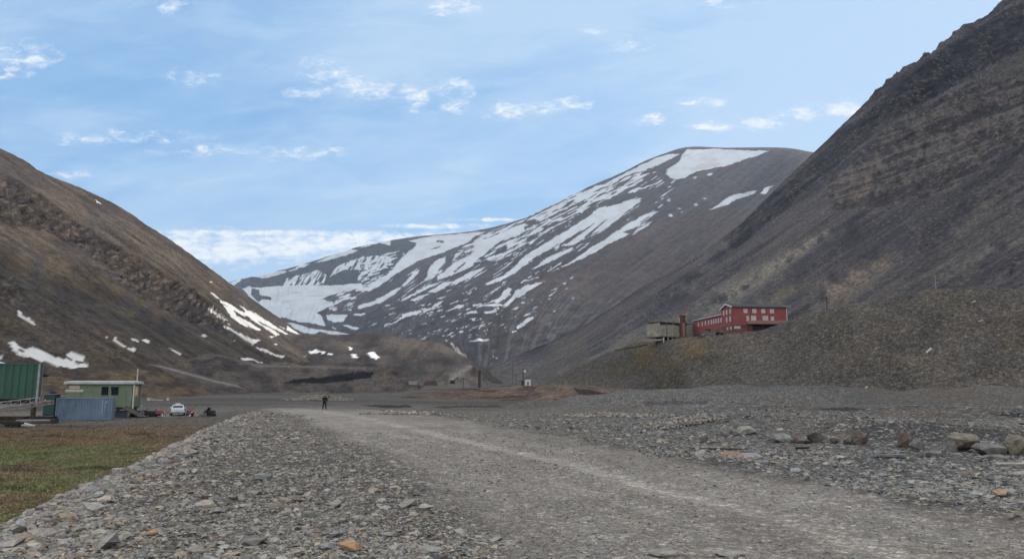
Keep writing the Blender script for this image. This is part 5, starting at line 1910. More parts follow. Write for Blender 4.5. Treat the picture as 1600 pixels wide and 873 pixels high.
skin_body('trousers', [(0, 0, .98), (.10, 0, .90), (.15, .02, .50), (.19, -.01, .10), (-.10, 0, .90), (-.14, .03, .50), (-.16, .005, .10)],
          [(0, 1), (1, 2), (2, 3), (0, 4), (4, 5), (5, 6)], [.165, .118, .088, .075, .118, .088, .075], CLOTH, per)
skin_body('jacket', [(0, 0, .88), (0, 0, 1.12), (0, -.01, 1.32), (0, 0, 1.49), (.18, 0, 1.42), (.28, -.05, 1.17), (.12, .17, 1.08), (-.18, 0, 1.42), (-.31, -.04, 1.18), (-.15, .15, 1.03)],
          [(0, 1), (1, 2), (2, 3), (3, 4), (4, 5), (5, 6), (3, 7), (7, 8), (8, 9)], [.19, .19, .2, .14, .10, .078, .06, .10, .078, .06], CLOTH, per)
skin_body('hood', [(0, -.02, 1.46), (0, -.03, 1.60), (0, -.01, 1.71)], [(0, 1), (1, 2)], [.12, .135, .105], CLOTH, per)
for sx_ in (.19, -.17):
    m = MB(); m.hull([(sx_ - .055, -.08, -.01), (sx_ + .055, -.08, -.01), (sx_ - .055, .2, -.01), (sx_ + .055, .2, -.01), (sx_ - .05, -.07, .16), (sx_ + .05, -.07, .16), (sx_ - .045, .05, .15), (sx_ + .045, .05, .15), (sx_ - .04, .18, .06), (sx_ + .04, .18, .06)])
    m.build('boot', BLACK, per)
m = MB(); m.hull([(-.15, -.34, 1.0), (.15, -.34, 1.0), (-.16, -.17, .98), (.16, -.17, .98), (-.12, -.3, 1.42), (.12, -.3, 1.42), (-.13, -.17, 1.45), (.13, -.17, 1.45)])
m.build('backpack', BLACK, per)


# ---------------------------------------------------------------- white estate car seen from behind
g = on_ground(277, 649.5)
car = thing('parked_car', 'white hatchback car seen from behind with a box on its roof', 'car', g, .40)
# cross sections along the length (y forward): half width / z profile
secs = [(0.0, .80, .45, .86, .80), (.06, .86, .34, .98, .82), (.35, .885, .30, 1.02, .84), (1.2, .89, .28, .99, .85), (2.6, .89, .28, .95, .85), (3.3, .88, .28, .90, .84), (4.1, .84, .32, .80, .78), (4.35, .74, .42, .66, .6)]
vs, fs = [], []
for (yy_, hw, zlo, zhi, hw2) in secs:
    ring = [(-hw * .86, zlo), (-hw, zlo + .12), (-hw, (zlo + zhi) / 2), (-hw2, zhi), (-hw2 * .5, zhi + .015), (hw2 * .5, zhi + .015), (hw2, zhi), (hw, (zlo + zhi) / 2), (hw, zlo + .12), (hw * .86, zlo)]
    vs += [(x_, yy_, z_) for x_, z_ in ring]
n = 10
for i in range(len(secs) - 1):
    for k in range(n):
        j = (k + 1) % n
        fs.append((i * n + k, i * n + j, (i + 1) * n + j, (i + 1) * n + k))
fs.append(tuple(range(n))); fs.append(tuple(range((len(secs) - 1) * n, len(secs) * n))[::-1])
m = MB(); m.add(vs, fs); m.build('body', CARW, car, smooth=False)
m = MB(); m.hull([(-.82, .08, .98), (.82, .08, .98), (-.82, 3.0, .94), (.82, 3.0, .94), (-.62, .42, 1.42), (.62, .42, 1.42), (-.62, 2.1, 1.42), (.62, 2.1, 1.42), (-.4, .6, 1.46), (.4, .6, 1.46), (-.4, 1.9, 1.46), (.4, 1.9, 1.46)])
m.build('cabin', CARW, car)
m = MB(); m.add([(-.66, .105, 1.03), (.66, .105, 1.03), (.55, .375, 1.37), (-.55, .375, 1.37), (-.66, .13, 1.02), (.66, .13, 1.02), (.55, .40, 1.36), (-.55, .40, 1.36)], [(0, 1, 2, 3), (4, 7, 6, 5), (0, 4, 5, 1), (3, 2, 6, 7), (0, 3, 7, 4), (1, 5, 6, 2)])
m.build('rear_window', DKGLASS, car)
for s_ in (-1, 1):
    m = MB(); m.add([(s_ * .832, .3, 1.02), (s_ * .832, 2.7, .99), (s_ * .65, 2.05, 1.38), (s_ * .65, .5, 1.38), (s_ * .80, .3, 1.02), (s_ * .80, 2.7, .99), (s_ * .62, 2.05, 1.37), (s_ * .62, .5, 1.37)], [(0, 1, 2, 3), (4, 7, 6, 5), (0, 4, 5, 1), (3, 2, 6, 7), (0, 3, 7, 4), (1, 5, 6, 2)])
    m.build('side_window', DKGLASS, car)
    m = MB(); m.box(s_ * .84 - .06, s_ * .84 + .06, -.012, .1, .72, .98, bev=.02); m.build('tail_light', LAMPR, car)
    m = MB(); m.box(min(s_ * .9, s_ * 1.04), max(s_ * .9, s_ * 1.04), 2.35, 2.45, .98, 1.10, bev=.02); m.build('wing_mirror', CARW, car)
    for yy_ in (.75, 3.45):
        m = MB(); m.tube((s_ * .70, yy_, .30), (s_ * .91, yy_, .30), .31, n=20); wh = m.build('wheel', RUBBER, car)
        m = MB(); m.tube((s_ * .89, yy_, .30), (s_ * .925, yy_, .30), .19, n=14); m.build('rim', STEEL, wh)
m = MB(); m.box(-.84, .84, -.06, .12, .33, .55, bev=.05); m.build('bumper', mat('bumper_grey', (.25, .27, .3), .6), car)
m = MB(); m.box(-.26, .26, -.075, -.061, .58, .69); m.build('number_plate', WHITE, car)
m = MB(); m.box(-.30, .28, .7, 1.3, 1.462, 1.62, bev=.05); m.build('roof_box', WHITE, car)


# ---------------------------------------------------------------- snowmobiles
def snowmobile(label, px, py, ang, hood, accent, L=1.0):
    g = on_ground(px, py)
    t = thing('snowmobile', label, 'snowmobile', g, ang, 'snowmobiles parked by the cabin')
    m = MB(); m.hull([(.1, -.38, .35), (1.25, -.28, .38), (.1, .38, .35), (1.25, .28, .38), (.15, -.3, .78), (.15, .3, .78), (.85, -.22, .80), (.85, .22, .80), (1.3, -.1, .5), (1.3, .1, .5)]); m.build('hood', hood, t)
    m = MB(); m.hull([(.95, -.29, .43), (1.27, -.24, .45), (.95, .29, .43), (1.27, .24, .45), (1.0, -.22, .66), (1.0, .22, .66)]); m.build('headlight', accent, t)
    m = MB(); m.hull([(-1.3, -.2, .42), (.1, -.24, .42), (-1.3, .2, .42), (.1, .24, .42), (-1.25, -.16, .72), (-1.25, .16, .72), (-.7, -.17, .62), (-.7, .17, .62), (.1, -.15, .72), (.1, .15, .72)]); m.build('seat', BLACK, t)
    m = MB(); m.hull([(-1.55, -.2, .18), (-1.35, -.2, .38), (.3, -.2, .4), (.5, -.2, .12), (-1.4, -.2, 0), (.2, -.2, 0), (-1.55, .2, .18), (-1.35, .2, .38), (.3, .2, .4), (.5, .2, .12), (-1.4, .2, 0), (.2, .2, 0)]); m.build('track', RUBBER, t)
    for s_ in (-1, 1):
        m = MB(); m.bar((.35, s_ * .45, .04), (1.45, s_ * .45, .04), .13, .04); m.bar((1.45, s_ * .45, .04), (1.7, s_ * .45, .2), .13, .04)
        m.bar((1.0, s_ * .45, .05), (.85, s_ * .25, .42), .05, .05); m.build('ski', accent, t)
    m = MB(); m.hull([(.35, -.24, .78), (.35, .24, .78), (.42, -.24, .79), (.42, .24, .79), (.12, -.16, 1.12), (.12, .16, 1.12), (.16, -.16, 1.12), (.16, .16, 1.12)]); m.build('windscreen', DKGLASS, t)
    m = MB(); m.tube((0, -.36, .98), (0, .36, .98), .03, n=6); m.tube((.1, 0, .7), (0, 0, .98), .03, n=6); m.build('handlebar', BLACK, t)
    return t


snowmobile('black snowmobile half under the right end of the green cabin', 213, 651, -.5, BLACK, STEEL)
snowmobile('black snowmobile nearer the cabin with a tall seat', 231, 650, -2.6, BLACK, BLACK)
snowmobile('red and white snowmobile parked left of the white car', 243, 650.5, .15, REDP, WHITE)
snowmobile('red snowmobile with white nose parked right of the white car', 298, 650, -.9, REDP, WHITE)
snowmobile('black snowmobile standing apart on the far right of the parked ones', 327, 649.5, 2.4, BLACK, BLACK)
# slanted dark ramp from the cabin
p0 = P(196, 637, 93.5); p1 = P(224, 655, 92)
m = MB(); 
m.bar(p0, (p1[0], p1[1], ground_z(p1[0], p1[1]) + .1), 1.0, .12)
m.bar((p0[0], p0[1], p0[2] + .25), (p1[0], p1[1], ground_z(p1[0], p1[1]) + .4), .06, .06)
tag(m.build('ramp', WOODD), 'dark sloping ramp leading up to the right end of the green cabin', 'ramp')
# white notice on a post
g = on_ground(219, 648)
t = thing('notice_board', 'small white notice on a post by the end of the green cabin', 'notice', g)
m = MB(); m.tube((0, 0, -.2), (0, 0, 1.0), .04, n=6); m.build('post', STEEL, t)
m = MB(); m.box(-.22, .22, -.05, -.02, .35, 1.35); m.build('panel', mat('lilac_white', (.45, .43, .47), .6), t)
# tarpaulin-covered heap in front of the blue-grey container
def lumpy(label, px, py, wpx, hpx, mt, seed, name, cat, n=30, group=None):
    o = boulder(label, px, py, wpx, hpx, mt, seed, cat, name=name, n=n, smooth=True, sink=.12)
    return o


lumpy('crumpled grey tarpaulin heap against the right end of the blue grey container', 160, 655, 24, 9, TARP, 71, 'tarpaulin_heap', 'tarpaulin')
for i, (px, lb) in enumerate(((119, 'black tyre lying left of another in front of the blue grey container'), (129, 'black tyre lying in the middle of the row by the blue grey container'), (141, 'black tyre next to the grey tarpaulin heap'))):
    g = on_ground(px, 656)
    m = MB(); nn_ = 18; vs = []; fs = []
    for k in range(nn_):
        q = 2 * PI * k / nn_
        for j in range(8):
            w2 = 2 * PI * j / 8
            r_ = .28 + .1 * math.cos(w2)
            vs.append((r_ * math.cos(q), r_ * math.sin(q), .11 + .1 * math.sin(w2)))
    for k in range(nn_):
        for j in range(8):
            fs.append((k * 8 + j, ((k + 1) % nn_) * 8 + j, ((k + 1) % nn_) * 8 + (j + 1) % 8, k * 8 + (j + 1) % 8))
    m.add(vs, fs)
    o = m.build('tyre', RUBBER, None, smooth=True, loc=(g.x, g.y, g.z + .18)); o.rotation_euler.x = .9 + .2 * i
    tag(o, lb, 'tyre', 'tyres in front of the container')
# small far white crates behind the car
for i, (px, lb) in enumerate(((232, 'leftmost small white crate standing far behind the white car'), (237, 'second small white crate from the left behind the white car'), (243, 'wide low white crate in the middle of the distant row'), (251, 'low white crate right of the middle of the distant row'), (262, 'tall white crate at the right end of the distant row'))):
    g = on_ground(px, 625.5)
    m = MB(); s_ = g.y / F
    w_ = (2.2, 2, 3.5, 3.2, 2)[i] * s_; h = (4, 3, 1.6, 1.6, 4.5)[i] * s_
    m.box(-w_, w_, 0, w_ * 1.2, 0, h, bev=.04); m.box(-w_ * 1.05, w_ * 1.05, -.05, w_ * 1.25, h + .003, h + .08)
    tag(m.build('crate', WOODP, None, loc=(g.x, g.y, g.z - .05)), lb, 'crate', 'distant white crates behind the car')

# ---------------------------------------------------------------- RED BUILDING
A0 = P(1146, 518, 226)
ang = math.radians(6)
t = thing('red_building', 'long red wooden building with white windows on the terrace above the slope', 'building', (A0[0], A0[1], A0[2]), ang)
LM = 17.4
eave = P(1146, 479, 226)[2] - A0[2]
DP = 9.0
rdg = 1.25
u_base = 2.15          # basement storey height
def yface(mb, y, x0, x1, z0, z1, th=.06, mi=0): mb.box(x0, x1, y - th, y - .002, z0, z1, mi)
m = MB()
m.prism([(0, u_base), (LM, u_base), (LM, eave), (0, eave)], 0, DP, 'y')
m.prism([(0.0, eave), (DP, eave), (DP / 2, eave + rdg)], .002, LM - .002, 'x')
for xx in np.arange(.3, LM, .3): m.box(xx, xx + .02, -.012, 0, u_base + .05, eave - .02)
m.build('wall', RED, t)
m = MB(); m.box(.02, LM * .36, .05, DP - .05, -1.2, u_base - .002); m.box(LM * .36, LM - .05, 1.6, DP - .05, -1.2, u_base - .003)
m.build('basement', REDL, t)
ov = .35
for s_ in (0, 1):
    y0, y1 = (-ov, DP / 2) if s_ == 0 else (DP + ov, DP / 2)
    z0 = eave - rdg / (DP / 2) * ov + .02; z1 = eave + rdg + .02
    m = MB(); m.add([(-ov, y0, z0), (LM + ov, y0, z0), (LM + ov, y1, z1), (-ov, y1, z1), (-ov, y0, z0 + .18), (LM + ov, y0, z0 + .18), (LM + ov, y1, z1 + .18), (-ov, y1, z1 + .18)], [(0, 3, 2, 1), (4, 5, 6, 7), (0, 1, 5, 4), (2, 3, 7, 6), (1, 2, 6, 5), (0, 4, 7, 3)])
    m.build('roof', ROOFD, t)
for xx in (-ov - .07, LM + ov + .01):
    m = MB()
    m.bar((xx, -ov - .05, eave - .12), (xx, DP / 2, eave + rdg - .02), .10, .42); m.bar((xx, DP + ov + .05, eave - .12), (xx, DP / 2, eave + rdg - .021), .10, .42)
    m.build('barge_board', WHITE, t)
m = MB(); m.box(-ov + .06, LM + ov - .06, -ov - .09, -ov - .01, eave - .14, eave + .05); m.build('gutter', REDL, t)
m = MB(); m.box(LM - .16, LM + .02, -.07, -.013, u_base - 2.4, eave - .1); m.build('corner_board', WHITE, t)


def win(x0, x1, z0, z1, y=0, cross=True, mt=PALEWIN):
    f = MB(); w_ = .11
    f.box(x0 - w_, x1 + w_, y - .08, y - .002, z0 - w_, z0); f.box(x0 - w_, x1 + w_, y - .08, y - .002, z1, z1 + w_)
    f.box(x0 - w_, x0, y - .08, y - .002, z0 + .001, z1 - .001); f.box(x1, x1 + w_, y - .08, y - .002, z0 + .001, z1 - .001)
    if cross:
        xm, zm = (x0 + x1) / 2, (z0 + z1) / 2
        f.box(xm - .035, xm + .035, y - .07, y - .03, z0 + .001, z1 - .001); f.box(x0 + .001, xm - .036, y - .07, y - .03, zm - .03, zm + .03); f.box(xm + .036, x1 - .001, y - .07, y - .03, zm - .03, zm + .03)
    o = f.build('window', WHITE, t)
    p = MB(); p.box(x0 + .002, x1 - .002, y - .028, y - .013, z0 + .002, z1 - .002); p.build('pane', mt, o)
    return o


sc1 = 226 / F
for px in (1166.7, 1181, 1195.3, 1209.3):
    xc = (px - 1146) * sc1 * 1.015
    win(xc - .52, xc + .52, eave - 1.75, eave - .72)
for px, hw, z0, z1 in ((1169.8, .27, 3.35, 4.75), (1179.3, .68, 3.45, 4.85), (1198.3, .75, 3.5, 4.85), (1209.8, .38, 3.5, 4.6)):
    xc = (px - 1146) * sc1 * 1.015
    win(xc - hw, xc + hw, z0, z1, cross=hw > .5)
for px in (1150, 1155.2):
    xc = (px - 1146) * sc1; win(xc - .32, xc + .32, 1.05, 1.6, cross=False)
for px in (1167, 1171):
    xc = (px - 1146) * sc1; win(xc - .17, xc + .17, .95, 1.5, y=1.6, cross=False)
m = MB(); m.box((1177 - 1146) * sc1, (1184 - 1146) * sc1, 1.5, 1.597, -.2, 1.75); d_ = m.build('door', mat('navy_door', (.02, .03, .065), .6), t)
m = MB(); m.box((1182.5 - 1146) * sc1, (1183 - 1146) * sc1, 1.44, 1.499, .7, .85); m.build('handle', STEEL, d_)
# balcony
m = MB(); m.box(LM * .235, LM + .1, -1.7, -.082, u_base + .08, u_base + .25); m.build('balcony_floor', CONCD, t)
m = MB()
for zz in np.arange(u_base + .28, u_base + 1.2, .2): m.box(LM * .235, LM + .1, -1.72, -1.66, zz, zz + .17)
for xx in np.linspace(LM * .235, LM, 9): m.box(xx, xx + .08, -1.655, -1.58, u_base + .252, u_base + 1.25)
m.build('balcony_railing', mat('faded_pink_boards', (.30, .17, .16), .85, var=.2, dirt=(.2, .16, .15)), t)
for xx in (LM * .25, LM * .5, LM * .75, LM):
    m = MB(); m.box(xx - .08, xx + .08, -1.6, -1.44, -1.5, u_base + .078); m.build('post', WOODD, t)
m = MB(); m.box((1162 - 1146) * sc1, (1205 - 1146) * sc1, -1.2, 1.4, -.12, .02); m.build('porch', WOOD, t)
m = MB(); m.box(0, LM, .2, DP - .3, -4.5, -1.202); m.build('foundation', CONCD, t)
# gable end windows (facing -x)
def gwin(y0, y1, z0, z1, parent, x=0, lean=0):
    f = MB(); f.box(x - .08, x - .003, y0 - .1, y1 + .1, z0 - .1, z1 + .1); o = f.build('window', WHITE, parent)
    p = MB(); p.box(x - .10, x - .081, y0, y1, z0, z1); p.build('pane', PALEWIN, o)


for yy_ in (1.4, 4.2, 6.6): gwin(yy_, yy_ + .8, eave - 1.9, eave - .6, t)
for yy_ in (1.6, 4.4): gwin(yy_, yy_ + .8, 3.4, 4.8, t)
for yy_ in (1.4, 4.0): gwin(yy_, yy_ + .7, .9, 1.6, t)
m = MB(); m.box(-.14, -.01, -.01, .14, 2.3, eave - .2); m.build('corner_board', REDL, t)

# long wing running back and to the left
WA = P(1134, 522, 233); WBk = P(1084, 522, 264)
angw = math.atan2(WBk[1] - WA[1], WBk[0] - WA[0])
LW = math.hypot(WBk[0] - WA[0], WBk[1] - WA[1])
hA = P(1134, 491, 233)[2]; hB = P(1084, 501.5, 264)[2]
zb = WA[2] - 2.5
tw = thing('red_building', 'low red wing with a row of narrow windows running back from the gabled red building', 'building', (WA[0], WA[1], zb), angw)
hw0 = hA - zb; hw1 = hB - zb
WD = 7.0            # depth away from the visible face: visible face looks to local +y (towards -x world)
m = MB()
zc = 4.4
m.add([(0, 0, zc), (LW, 0, zc), (LW, 0, hw1), (0, 0, hw0), (0, -WD, zc), (LW, -WD, zc), (LW, -WD, hw1), (0, -WD, hw0)], [(0, 1, 2, 3), (4, 7, 6, 5), (0, 4, 5, 1), (3, 2, 6, 7), (0, 3, 7, 4), (1, 5, 6, 2)])
m.build('wall', RED, tw)
m = MB(); m.box(.02, LW - .02, -WD + .02, -.03, 0, zc - .002); m.build('basement', CONCD, tw)
m = MB(); m.add([(-.2, .35, hw0 - .02), (LW + .3, .35, hw1 - .02), (LW + .3, -WD / 2, hw1 + .9), (-.2, -WD / 2, hw0 + .9), (-.2, .35, hw0 + .2), (LW + .3, .35, hw1 + .2), (LW + .3, -WD / 2, hw1 + 1.1), (-.2, -WD / 2, hw0 + 1.1)], [(0, 3, 2, 1), (4, 5, 6, 7), (0, 1, 5, 4), (2, 3, 7, 6), (1, 2, 6, 5), (0, 4, 7, 3)])
m.build('roof', mat('snowy_roofing', (.45, .42, .43), .7, var=.15), tw)
m = MB(); m.add([(-.2, -WD - .35, hw0 - .02), (LW + .3, -WD - .35, hw1 - .02), (LW + .3, -WD / 2 - .01, hw1 + .9), (-.2, -WD / 2 - .01, hw0 + .9), (-.2, -WD - .35, hw0 + .2), (LW + .3, -WD - .35, hw1 + .2), (LW + .3, -WD / 2 - .01, hw1 + 1.1), (-.2, -WD / 2 - .01, hw0 + 1.1)], [(0, 1, 2, 3), (4, 7, 6, 5), (0, 4, 5, 1), (2, 6, 7, 3), (1, 5, 6, 2), (0, 3, 7, 4)])
m.build('roof', ROOFD, tw)
def wing_u(px):
    """local distance along the wing that projects to column px"""
    a, b = np.array(WA), np.array(WBk)
    best = min(((abs(proj(np.array([[*(a + (b - a) * k)]]))[0][0] - px), k) for k in np.linspace(0, 1, 400)))
    return best[1] * LW


for px in (1127.5, 1123.6, 1119.8, 1116.2, 1112.5, 1108, 1103, 1098, 1092):
    u_ = wing_u(px); k = u_ / LW
    top = lerp(hw0, hw1, k) - .95
    f = MB(); f.box(u_ - .5, u_ + .5, .003, .09, top - 1.35, top + .1); o = f.build('window', WHITE, tw)
    p = MB(); p.box(u_ - .38, u_ + .38, .091, .11, top - 1.23, top); p.build('pane', PALEWIN, o)
for px in (1105, 1109, 1129, 1124):
    u_ = wing_u(px)
    f = MB(); f.box(u_ - .5, u_ + .5, -.028, .05, 2.9, 3.8); f.build('window', PALEWIN, tw)
for px in (1117, 1121, 1125.5):
    u_ = wing_u(px)
    f = MB(); f.box(u_ - .7, u_ + .7, -.028, .06, .5, 3.9); f.build('door', mat('grey_green_door', (.16, .18, .17), .8), tw)

# ---------------------------------------------------------------- concrete ruin left of the wing
a, angr, L = frame_at(1031, 527, 1084, 523, 252, 262)
t = thing('ruined_building', 'pale roofless concrete shell on posts left of the red wing', 'building', (a[0], a[1], a[2]), angr)
H = (527 - 503.5) / F * 254
rg = random.Random(3)
n = 5
for i in range(n):
    x0, x1 = L * i / n, L * (i + 1) / n
    m = MB(); hh = H * (.72 + .27 * rg.random())
    m.box(x0 + .12, x1 - .12, 0, .35, .5, hh)
    for z_ in np.arange(1.1, hh, .9): m.box(x0 + .121, x1 - .121, -.02, -.001, z_, z_ + .05)
    m.build('wall_panel', CONC, t)
for i in range(n + 1):
    m = MB(); m.box(L * i / n - .11, L * i / n + .11, -.12, .4, .45, H * 1.02); m.build('pillar', CONCD if i % 2 else CONC, t)
m = MB(); m.box(-.1, .25, .41, 6, .5, H * .97); m.build('side_wall', CONC, t)
m = MB(); m.box(-.4, L + .3, -.25, 6.2, H * 1.0 + .12, H * 1.0 + .26); m.build('roof_edge', CONCD, t)
m = MB(); m.box(-.6, L + .6, -2.2, 6.0, .12, .42); m.build('platform', CONCD, t)
for i in range(9):
    xx = L * i / 8
    m = MB(); m.box(xx - .14, xx + .14, -1.9, -1.6, -3.0, .119); m.build('post', WOODP, t)
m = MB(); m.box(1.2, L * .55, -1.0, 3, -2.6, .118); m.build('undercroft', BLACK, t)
# rusty chimney in front
cx = L * .62
pz = P(1062, 491, 254)[2] - a[2]
M_ = Matrix.Translation((a[0], a[1], a[2])) @ Matrix.Rotation(angr, 4, 'Z')
q = M_ @ Vector((cx, -.9, .42))
t2 = thing('chimney', 'rusty square chimney stack rising in front of the concrete shell', 'chimney', q, angr)
hh = pz - .42
m = MB()
for x_, y_ in ((-.9, -.35), (.9, -.35), (-.9, .35), (.9, .35)): m.box(x_ - .14, x_ + .14, y_ - .14, y_ + .14, 0, hh - 2.4)
m.build('frame', RUST, t2)
m = MB(); m.box(-.75, .75, -.3, .3, .2, hh - 2.41); m.build('flue', mat('faded_rust', (.24, .17, .14), .9, var=.2), t2)
m = MB(); m.box(-.95, .95, -.5, .5, hh - 2.4, hh - .35, bev=.05); m.box(-1.1, 1.1, -.6, .6, hh - .349, hh); m.build('cap', RUST, t2)
m = MB(); m.tube((-1.6, 0, hh - 2.8), (-1.6, 0, hh - 1.2), .12, n=8); m.bar((-1.6, 0, hh - 2.5), (-1, 0, hh - 2.5), .1, .1); m.build('vent_pipe', STEEL, t2)
# beams and dark machines on the forecourt
def tractor(label, px, py, d, sc_, ang_, mt, group=None):
    p = P(px, py, d)
    t = thing('tractor', label, 'tractor', (p[0], p[1], p[2]), ang_)
    m = MB(); m.hull([(-.5 * sc_, -.4 * sc_, .6 * sc_), (1.4 * sc_, -.35 * sc_, .6 * sc_), (-.5 * sc_, .4 * sc_, .6 * sc_), (1.4 * sc_, .35 * sc_, .6 * sc_), (-.4 * sc_, -.35 * sc_, 1.25 * sc_), (1.3 * sc_, -.3 * sc_, 1.15 * sc_), (-.4 * sc_, .35 * sc_, 1.25 * sc_), (1.3 * sc_, .3 * sc_, 1.15 * sc_)]); m.build('body', mt, t)
    m = MB(); m.box(-.75 * sc_, .05 * sc_, -.42 * sc_, .42 * sc_, 1.9 * sc_, 2.0 * sc_)
    for x_ in (-.7, 0):
        for y_ in (-.38, .38): m.bar((x_ * sc_, y_ * sc_, 1.1 * sc_), (x_ * sc_, y_ * sc_, 1.92 * sc_), .08, .08)
    m.build('cab', RUST, t)
    for x_, r_ in ((-.5, .62), (1.1, .4)):
        for y_ in (-.62, .42):
            m = MB(); m.tube((x_ * sc_, y_ * sc_, r_ * sc_), (x_ * sc_, (y_ + .2) * sc_, r_ * sc_), r_ * sc_, n=16); m.build('wheel', RUBBER, t)
    return t


tractor('rusty dark tractor parked against the red wing', 1123.5, 523.5, 226, .85, .1, RUST)
p = P(1109, 523, 232)
t3 = thing('ore_cart', 'dark loading chute and cart standing left of the tractor', 'cart', (p[0], p[1], p[2]), .1)
m = MB(); m.hull([(-2.6, -.8, -.2), (1.2, -.8, -.2), (-2.6, .8, -.2), (1.2, .8, -.2), (-1.0, -.6, 1.1), (.3, -.6, .9), (-1.0, .6, 1.1), (.3, .6, .9)]); m.build('body', CONCD, t3)
m = MB(); m.box(-1.5, .1, -.7, .7, 1.5, 1.75); m.bar((-.2, -.5, .6), (-.2, -.5, 1.5), .25, .25); m.bar((-.2, .5, .6), (.4, .5, 1.5), .2, .2); m.build('chute', BLACK, t3)
plank_defs = [('long grey beam laid along the platform below the concrete shell', 1036, 530, 236, 9, .0, WOOD), ('dark beam lying down the slope at the left of the concrete shell', 1012, 538, 262, 13, .0, WOODD)]
for lb, px, py, d, L_, an, mt in plank_defs:
    a_ = P(px, py, d); b_ = P(px - L_ / d * F * .9, py + (2 if mt is WOOD else 9), d)
    m = MB(); m.bar(a_, b_, .5, .35); m.bar(a_ + np.array([-.5, -.8, -.3]), b_ + np.array([.8, -.7, -.3]), .25, .2)
    tag(m.build('beam', mt), lb, 'beam')
rg = random.Random(9)
p = P(1078, 527, 236)
m = MB()
for i in range(9):
    x_ = p[0] + rg.uniform(-2.5, 1.5); m.bar((x_, p[1] + rg.uniform(-.6, .6), p[2] - .8 + rg.uniform(0, .6)), (x_ + rg.uniform(1, 2.5), p[1] + rg.uniform(-.6, .6), p[2] - .6 + rg.uniform(0, 1.0)), .16, .12)
tag(m.build('timber_pile', WOOD), 'jumble of broken boards between the chimney and the red wing', 'timber')

# ---------------------------------------------------------------- poles
def pole(label, px, py0, py1, d, r, mt=WOODD, arm=0.0, group='utility poles on the hillside', name='utility_pole', sink=1.2):
    a_ = P(px, py0, d); b_ = P(px, py1, d)
    if arm:
        t = thing(name, label, 'pole', a_, 0, group)
        m = MB(); m.tube((0, 0, -sink), (0, 0, b_[2] - a_[2]), r, r * .75, 8); m.build('pole', mt, t)
        m = MB(); m.bar((-arm, 0, b_[2] - a_[2] - .5), (arm, 0, b_[2] - a_[2] - .5), .14, .14); m.build('crossarm', mt, t)
        return t
    m = MB(); m.tube((0, 0, -sink), (0, 0, b_[2] - a_[2]), r, r * .75, 8)
    return tag(m.build(name, mt, None, loc=a_), label, 'pole', group)


pole('dark utility pole on the grassy crest right of the red building', 1292.5, 484.5, 463, 207, .19, arm=.5)
pole('thin dark pole just right of the red building', 1238.5, 501, 479, 214, .13)
pole('pale thin pole standing on the crest of the terrace hill', 1463, 458, 429, 194, .13, mat('pale_pole', (.24, .24, .24), .8), arm=.3)
for i, (px, y0, y1) in enumerate(((761, 598, 574), (767, 598, 572), (772.5, 598, 575), (783, 596, 568), (801, 592, 566), (724, 601, 589), (806, 598, 585))):
    wrd = ('leftmost thin pole of the distant row right of the brown tower', 'second thin pole of the distant row', 'third thin pole of the distant row', 'tall thin pole in the middle of the distant row', 'rightmost tall pole of the distant row on the slope', 'short pole left of the brown tower by the pale track', 'short pole on the slope near the white hut')[i]
    pole(wrd, px, y0, y1, 420, .2, WOODD if i > 4 else mat('grey_pole', (.12, .12, .12), .9), group='distant poles on the valley floor', sink=3)
# thick brown tower
p = P(749, 603, 330); zt = P(749, 578, 330)[2] - p[2]
t = thing('brick_tower', 'tall narrow brown tower standing alone on the valley floor', 'tower', (p[0], p[1], p[2] - .8))
m = MB(); m.hull([(-.62, -.6, -.5), (.62, -.6, -.5), (-.62, .6, -.5), (.62, .6, -.5), (-.5, -.5, zt + .3), (.5, -.5, zt + .3), (-.5, .5, zt + .3), (.5, .5, zt + .3)]); m.build('shaft', BROWN, t)
m = MB(); m.box(-.6, .6, -.6, .6, zt + .301, zt + .8); m.build('cap', WOODD, t)
# hut and pole with box
p = P(825, 601, 330); g0 = p[2] - .2
t = thing('hut', 'small white hut at the foot of the slope beside a dark pole', 'hut', (p[0], p[1], g0))
m = MB(); m.box(-1.2, 1.2, 0, 2, -1, 1.9); m.build('wall', WHITE, t)
m = MB(); m.hull([(-1.4, -.2, 1.9), (1.4, -.2, 1.9), (-1.4, 2.2, 1.9), (1.4, 2.2, 1.9), (-1.4, 1, 2.5), (1.4, 1, 2.5)]); m.build('roof', STEEL, t)
m = MB(); m.box(-.3, .3, -.05, -.001, 0, 1.5); m.build('door', BLACK, t)
t = thing('utility_pole', 'dark pole carrying a small white box above the white hut', 'pole', P(817.5, 602, 331), 0)
hh = 26 / F * 331
m = MB(); m.tube((0, 0, -2), (0, 0, hh), .28, .2, 8); m.build('pole', WOODD, t)
m = MB(); m.box(.2, 1.3, -.3, .3, hh - 1.6, hh - .7); m.build('box', WHITE, t)
m = MB(); m.box(-.8, -.1, -.3, .6, -1, 2.0); m.build('cabinet', BLACK, t)
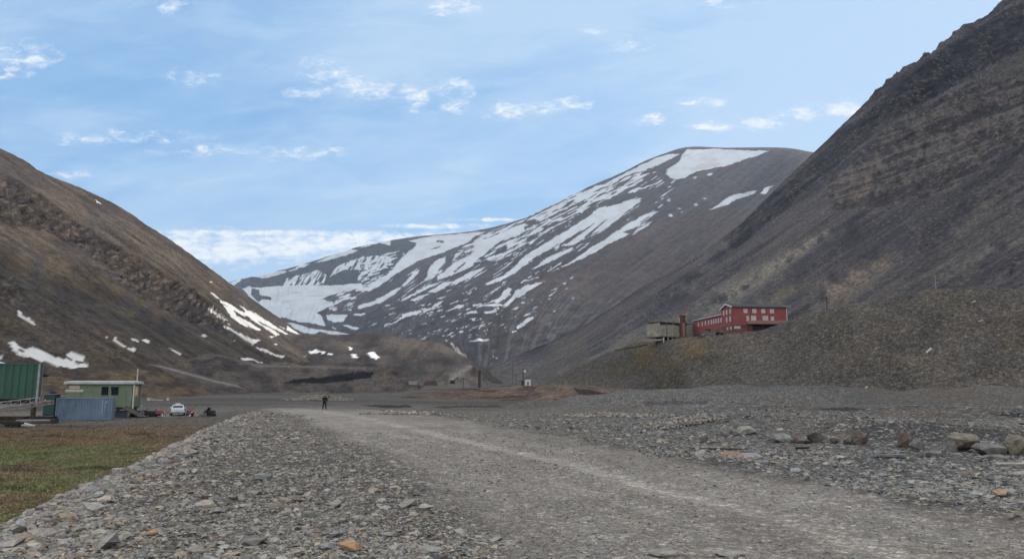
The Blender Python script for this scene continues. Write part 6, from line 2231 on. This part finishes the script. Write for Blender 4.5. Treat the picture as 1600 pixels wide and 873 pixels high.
# excavator far off
p = P(709, 599, 420)
t = thing('excavator', 'tiny dark excavator beside the pale track at the cone shaped heap', 'excavator', p)
m = MB(); m.box(-2.2, .8, -1, 1, 0, .8, bev=.15); m.build('track', RUBBER, t)
m = MB(); m.box(-2, .3, -1, 1, .85, 1.9, bev=.2); m.build('body', BLACK, t)
m = MB(); m.bar((.2, 0, 1.4), (2.0, 0, 3.4), .4, .4); m.bar((2.0, 0, 3.4), (2.9, 0, 1.2), .3, .3); m.build('arm', BLACK, t)
p = P(645, 599.5, 400)
m = MB(); m.box(-2.2, 2.2, 0, 2.2, -.5, 1.5, bev=.08); m.box(-2.3, 2.3, -.05, 2.25, 1.503, 1.6)
tag(m.build('shed', DULLW, None, loc=p), 'tiny white shed far down the valley left of the cone shaped heap', 'shed')
p = P(672, 599, 400)
m = MB(); m.hull([(-4, 0, -1), (4, 0, -1), (-4, 3, -1), (4, 3, -1), (-2.5, 1, 1.2), (0, 1.5, 1.7), (3, 1, 1.4), (-1, 2, 1)]); m.tube((1.5, 1, 1), (2.2, 1, 2.8), .2)
tag(m.build('scrap_heap', BROWN, None, loc=p), 'dark rusty scrap heap far down the valley next to the white shed', 'scrap heap')


# ---------------------------------------------------------------- dark scrub by the hut
def scrub(label, px, py, d, wpx, hpx, seed):
    rg = np.random.default_rng(seed)
    p = P(px, py, d); w_ = wpx / F * d / 2; h = hpx / F * d
    n = 2600
    c = np.stack([rg.uniform(-1, 1, n) * w_, rg.normal(0, 1, n) * 1.6, rg.random(n) * h * (.6 + .5 * rg.random(n))], -1) + p - np.array([0, 0, .5])
    s_ = rg.uniform(.12, .34, n)
    d1 = rg.normal(size=(n, 3)); d1 /= np.linalg.norm(d1, axis=1)[:, None]
    d2 = np.cross(d1, rg.normal(size=(n, 3))); d2 /= np.linalg.norm(d2, axis=1)[:, None]
    V_ = np.stack([c + d1 * s_[:, None], c - d1 * s_[:, None] * .5 + d2 * s_[:, None], c - d1 * s_[:, None] * .5 - d2 * s_[:, None]], 1).reshape(-1, 3)
    me = np_mesh('scrub', V_, np.arange(3 * n).reshape(-1, 3), False, np.repeat(np.array([.035, .042, .022]) * rg.uniform(.5, 1.5, n)[:, None], 3, axis=0), {'snow': np.zeros(3 * n)})
    tag(link('scrub', me, MATS['loose_stone']), label, 'scrub', kind='stuff')


scrub('dark low scrub growing in front of the white hut', 822, 606, 250, 58, 5, 31)
print('objects', len(S.objects))
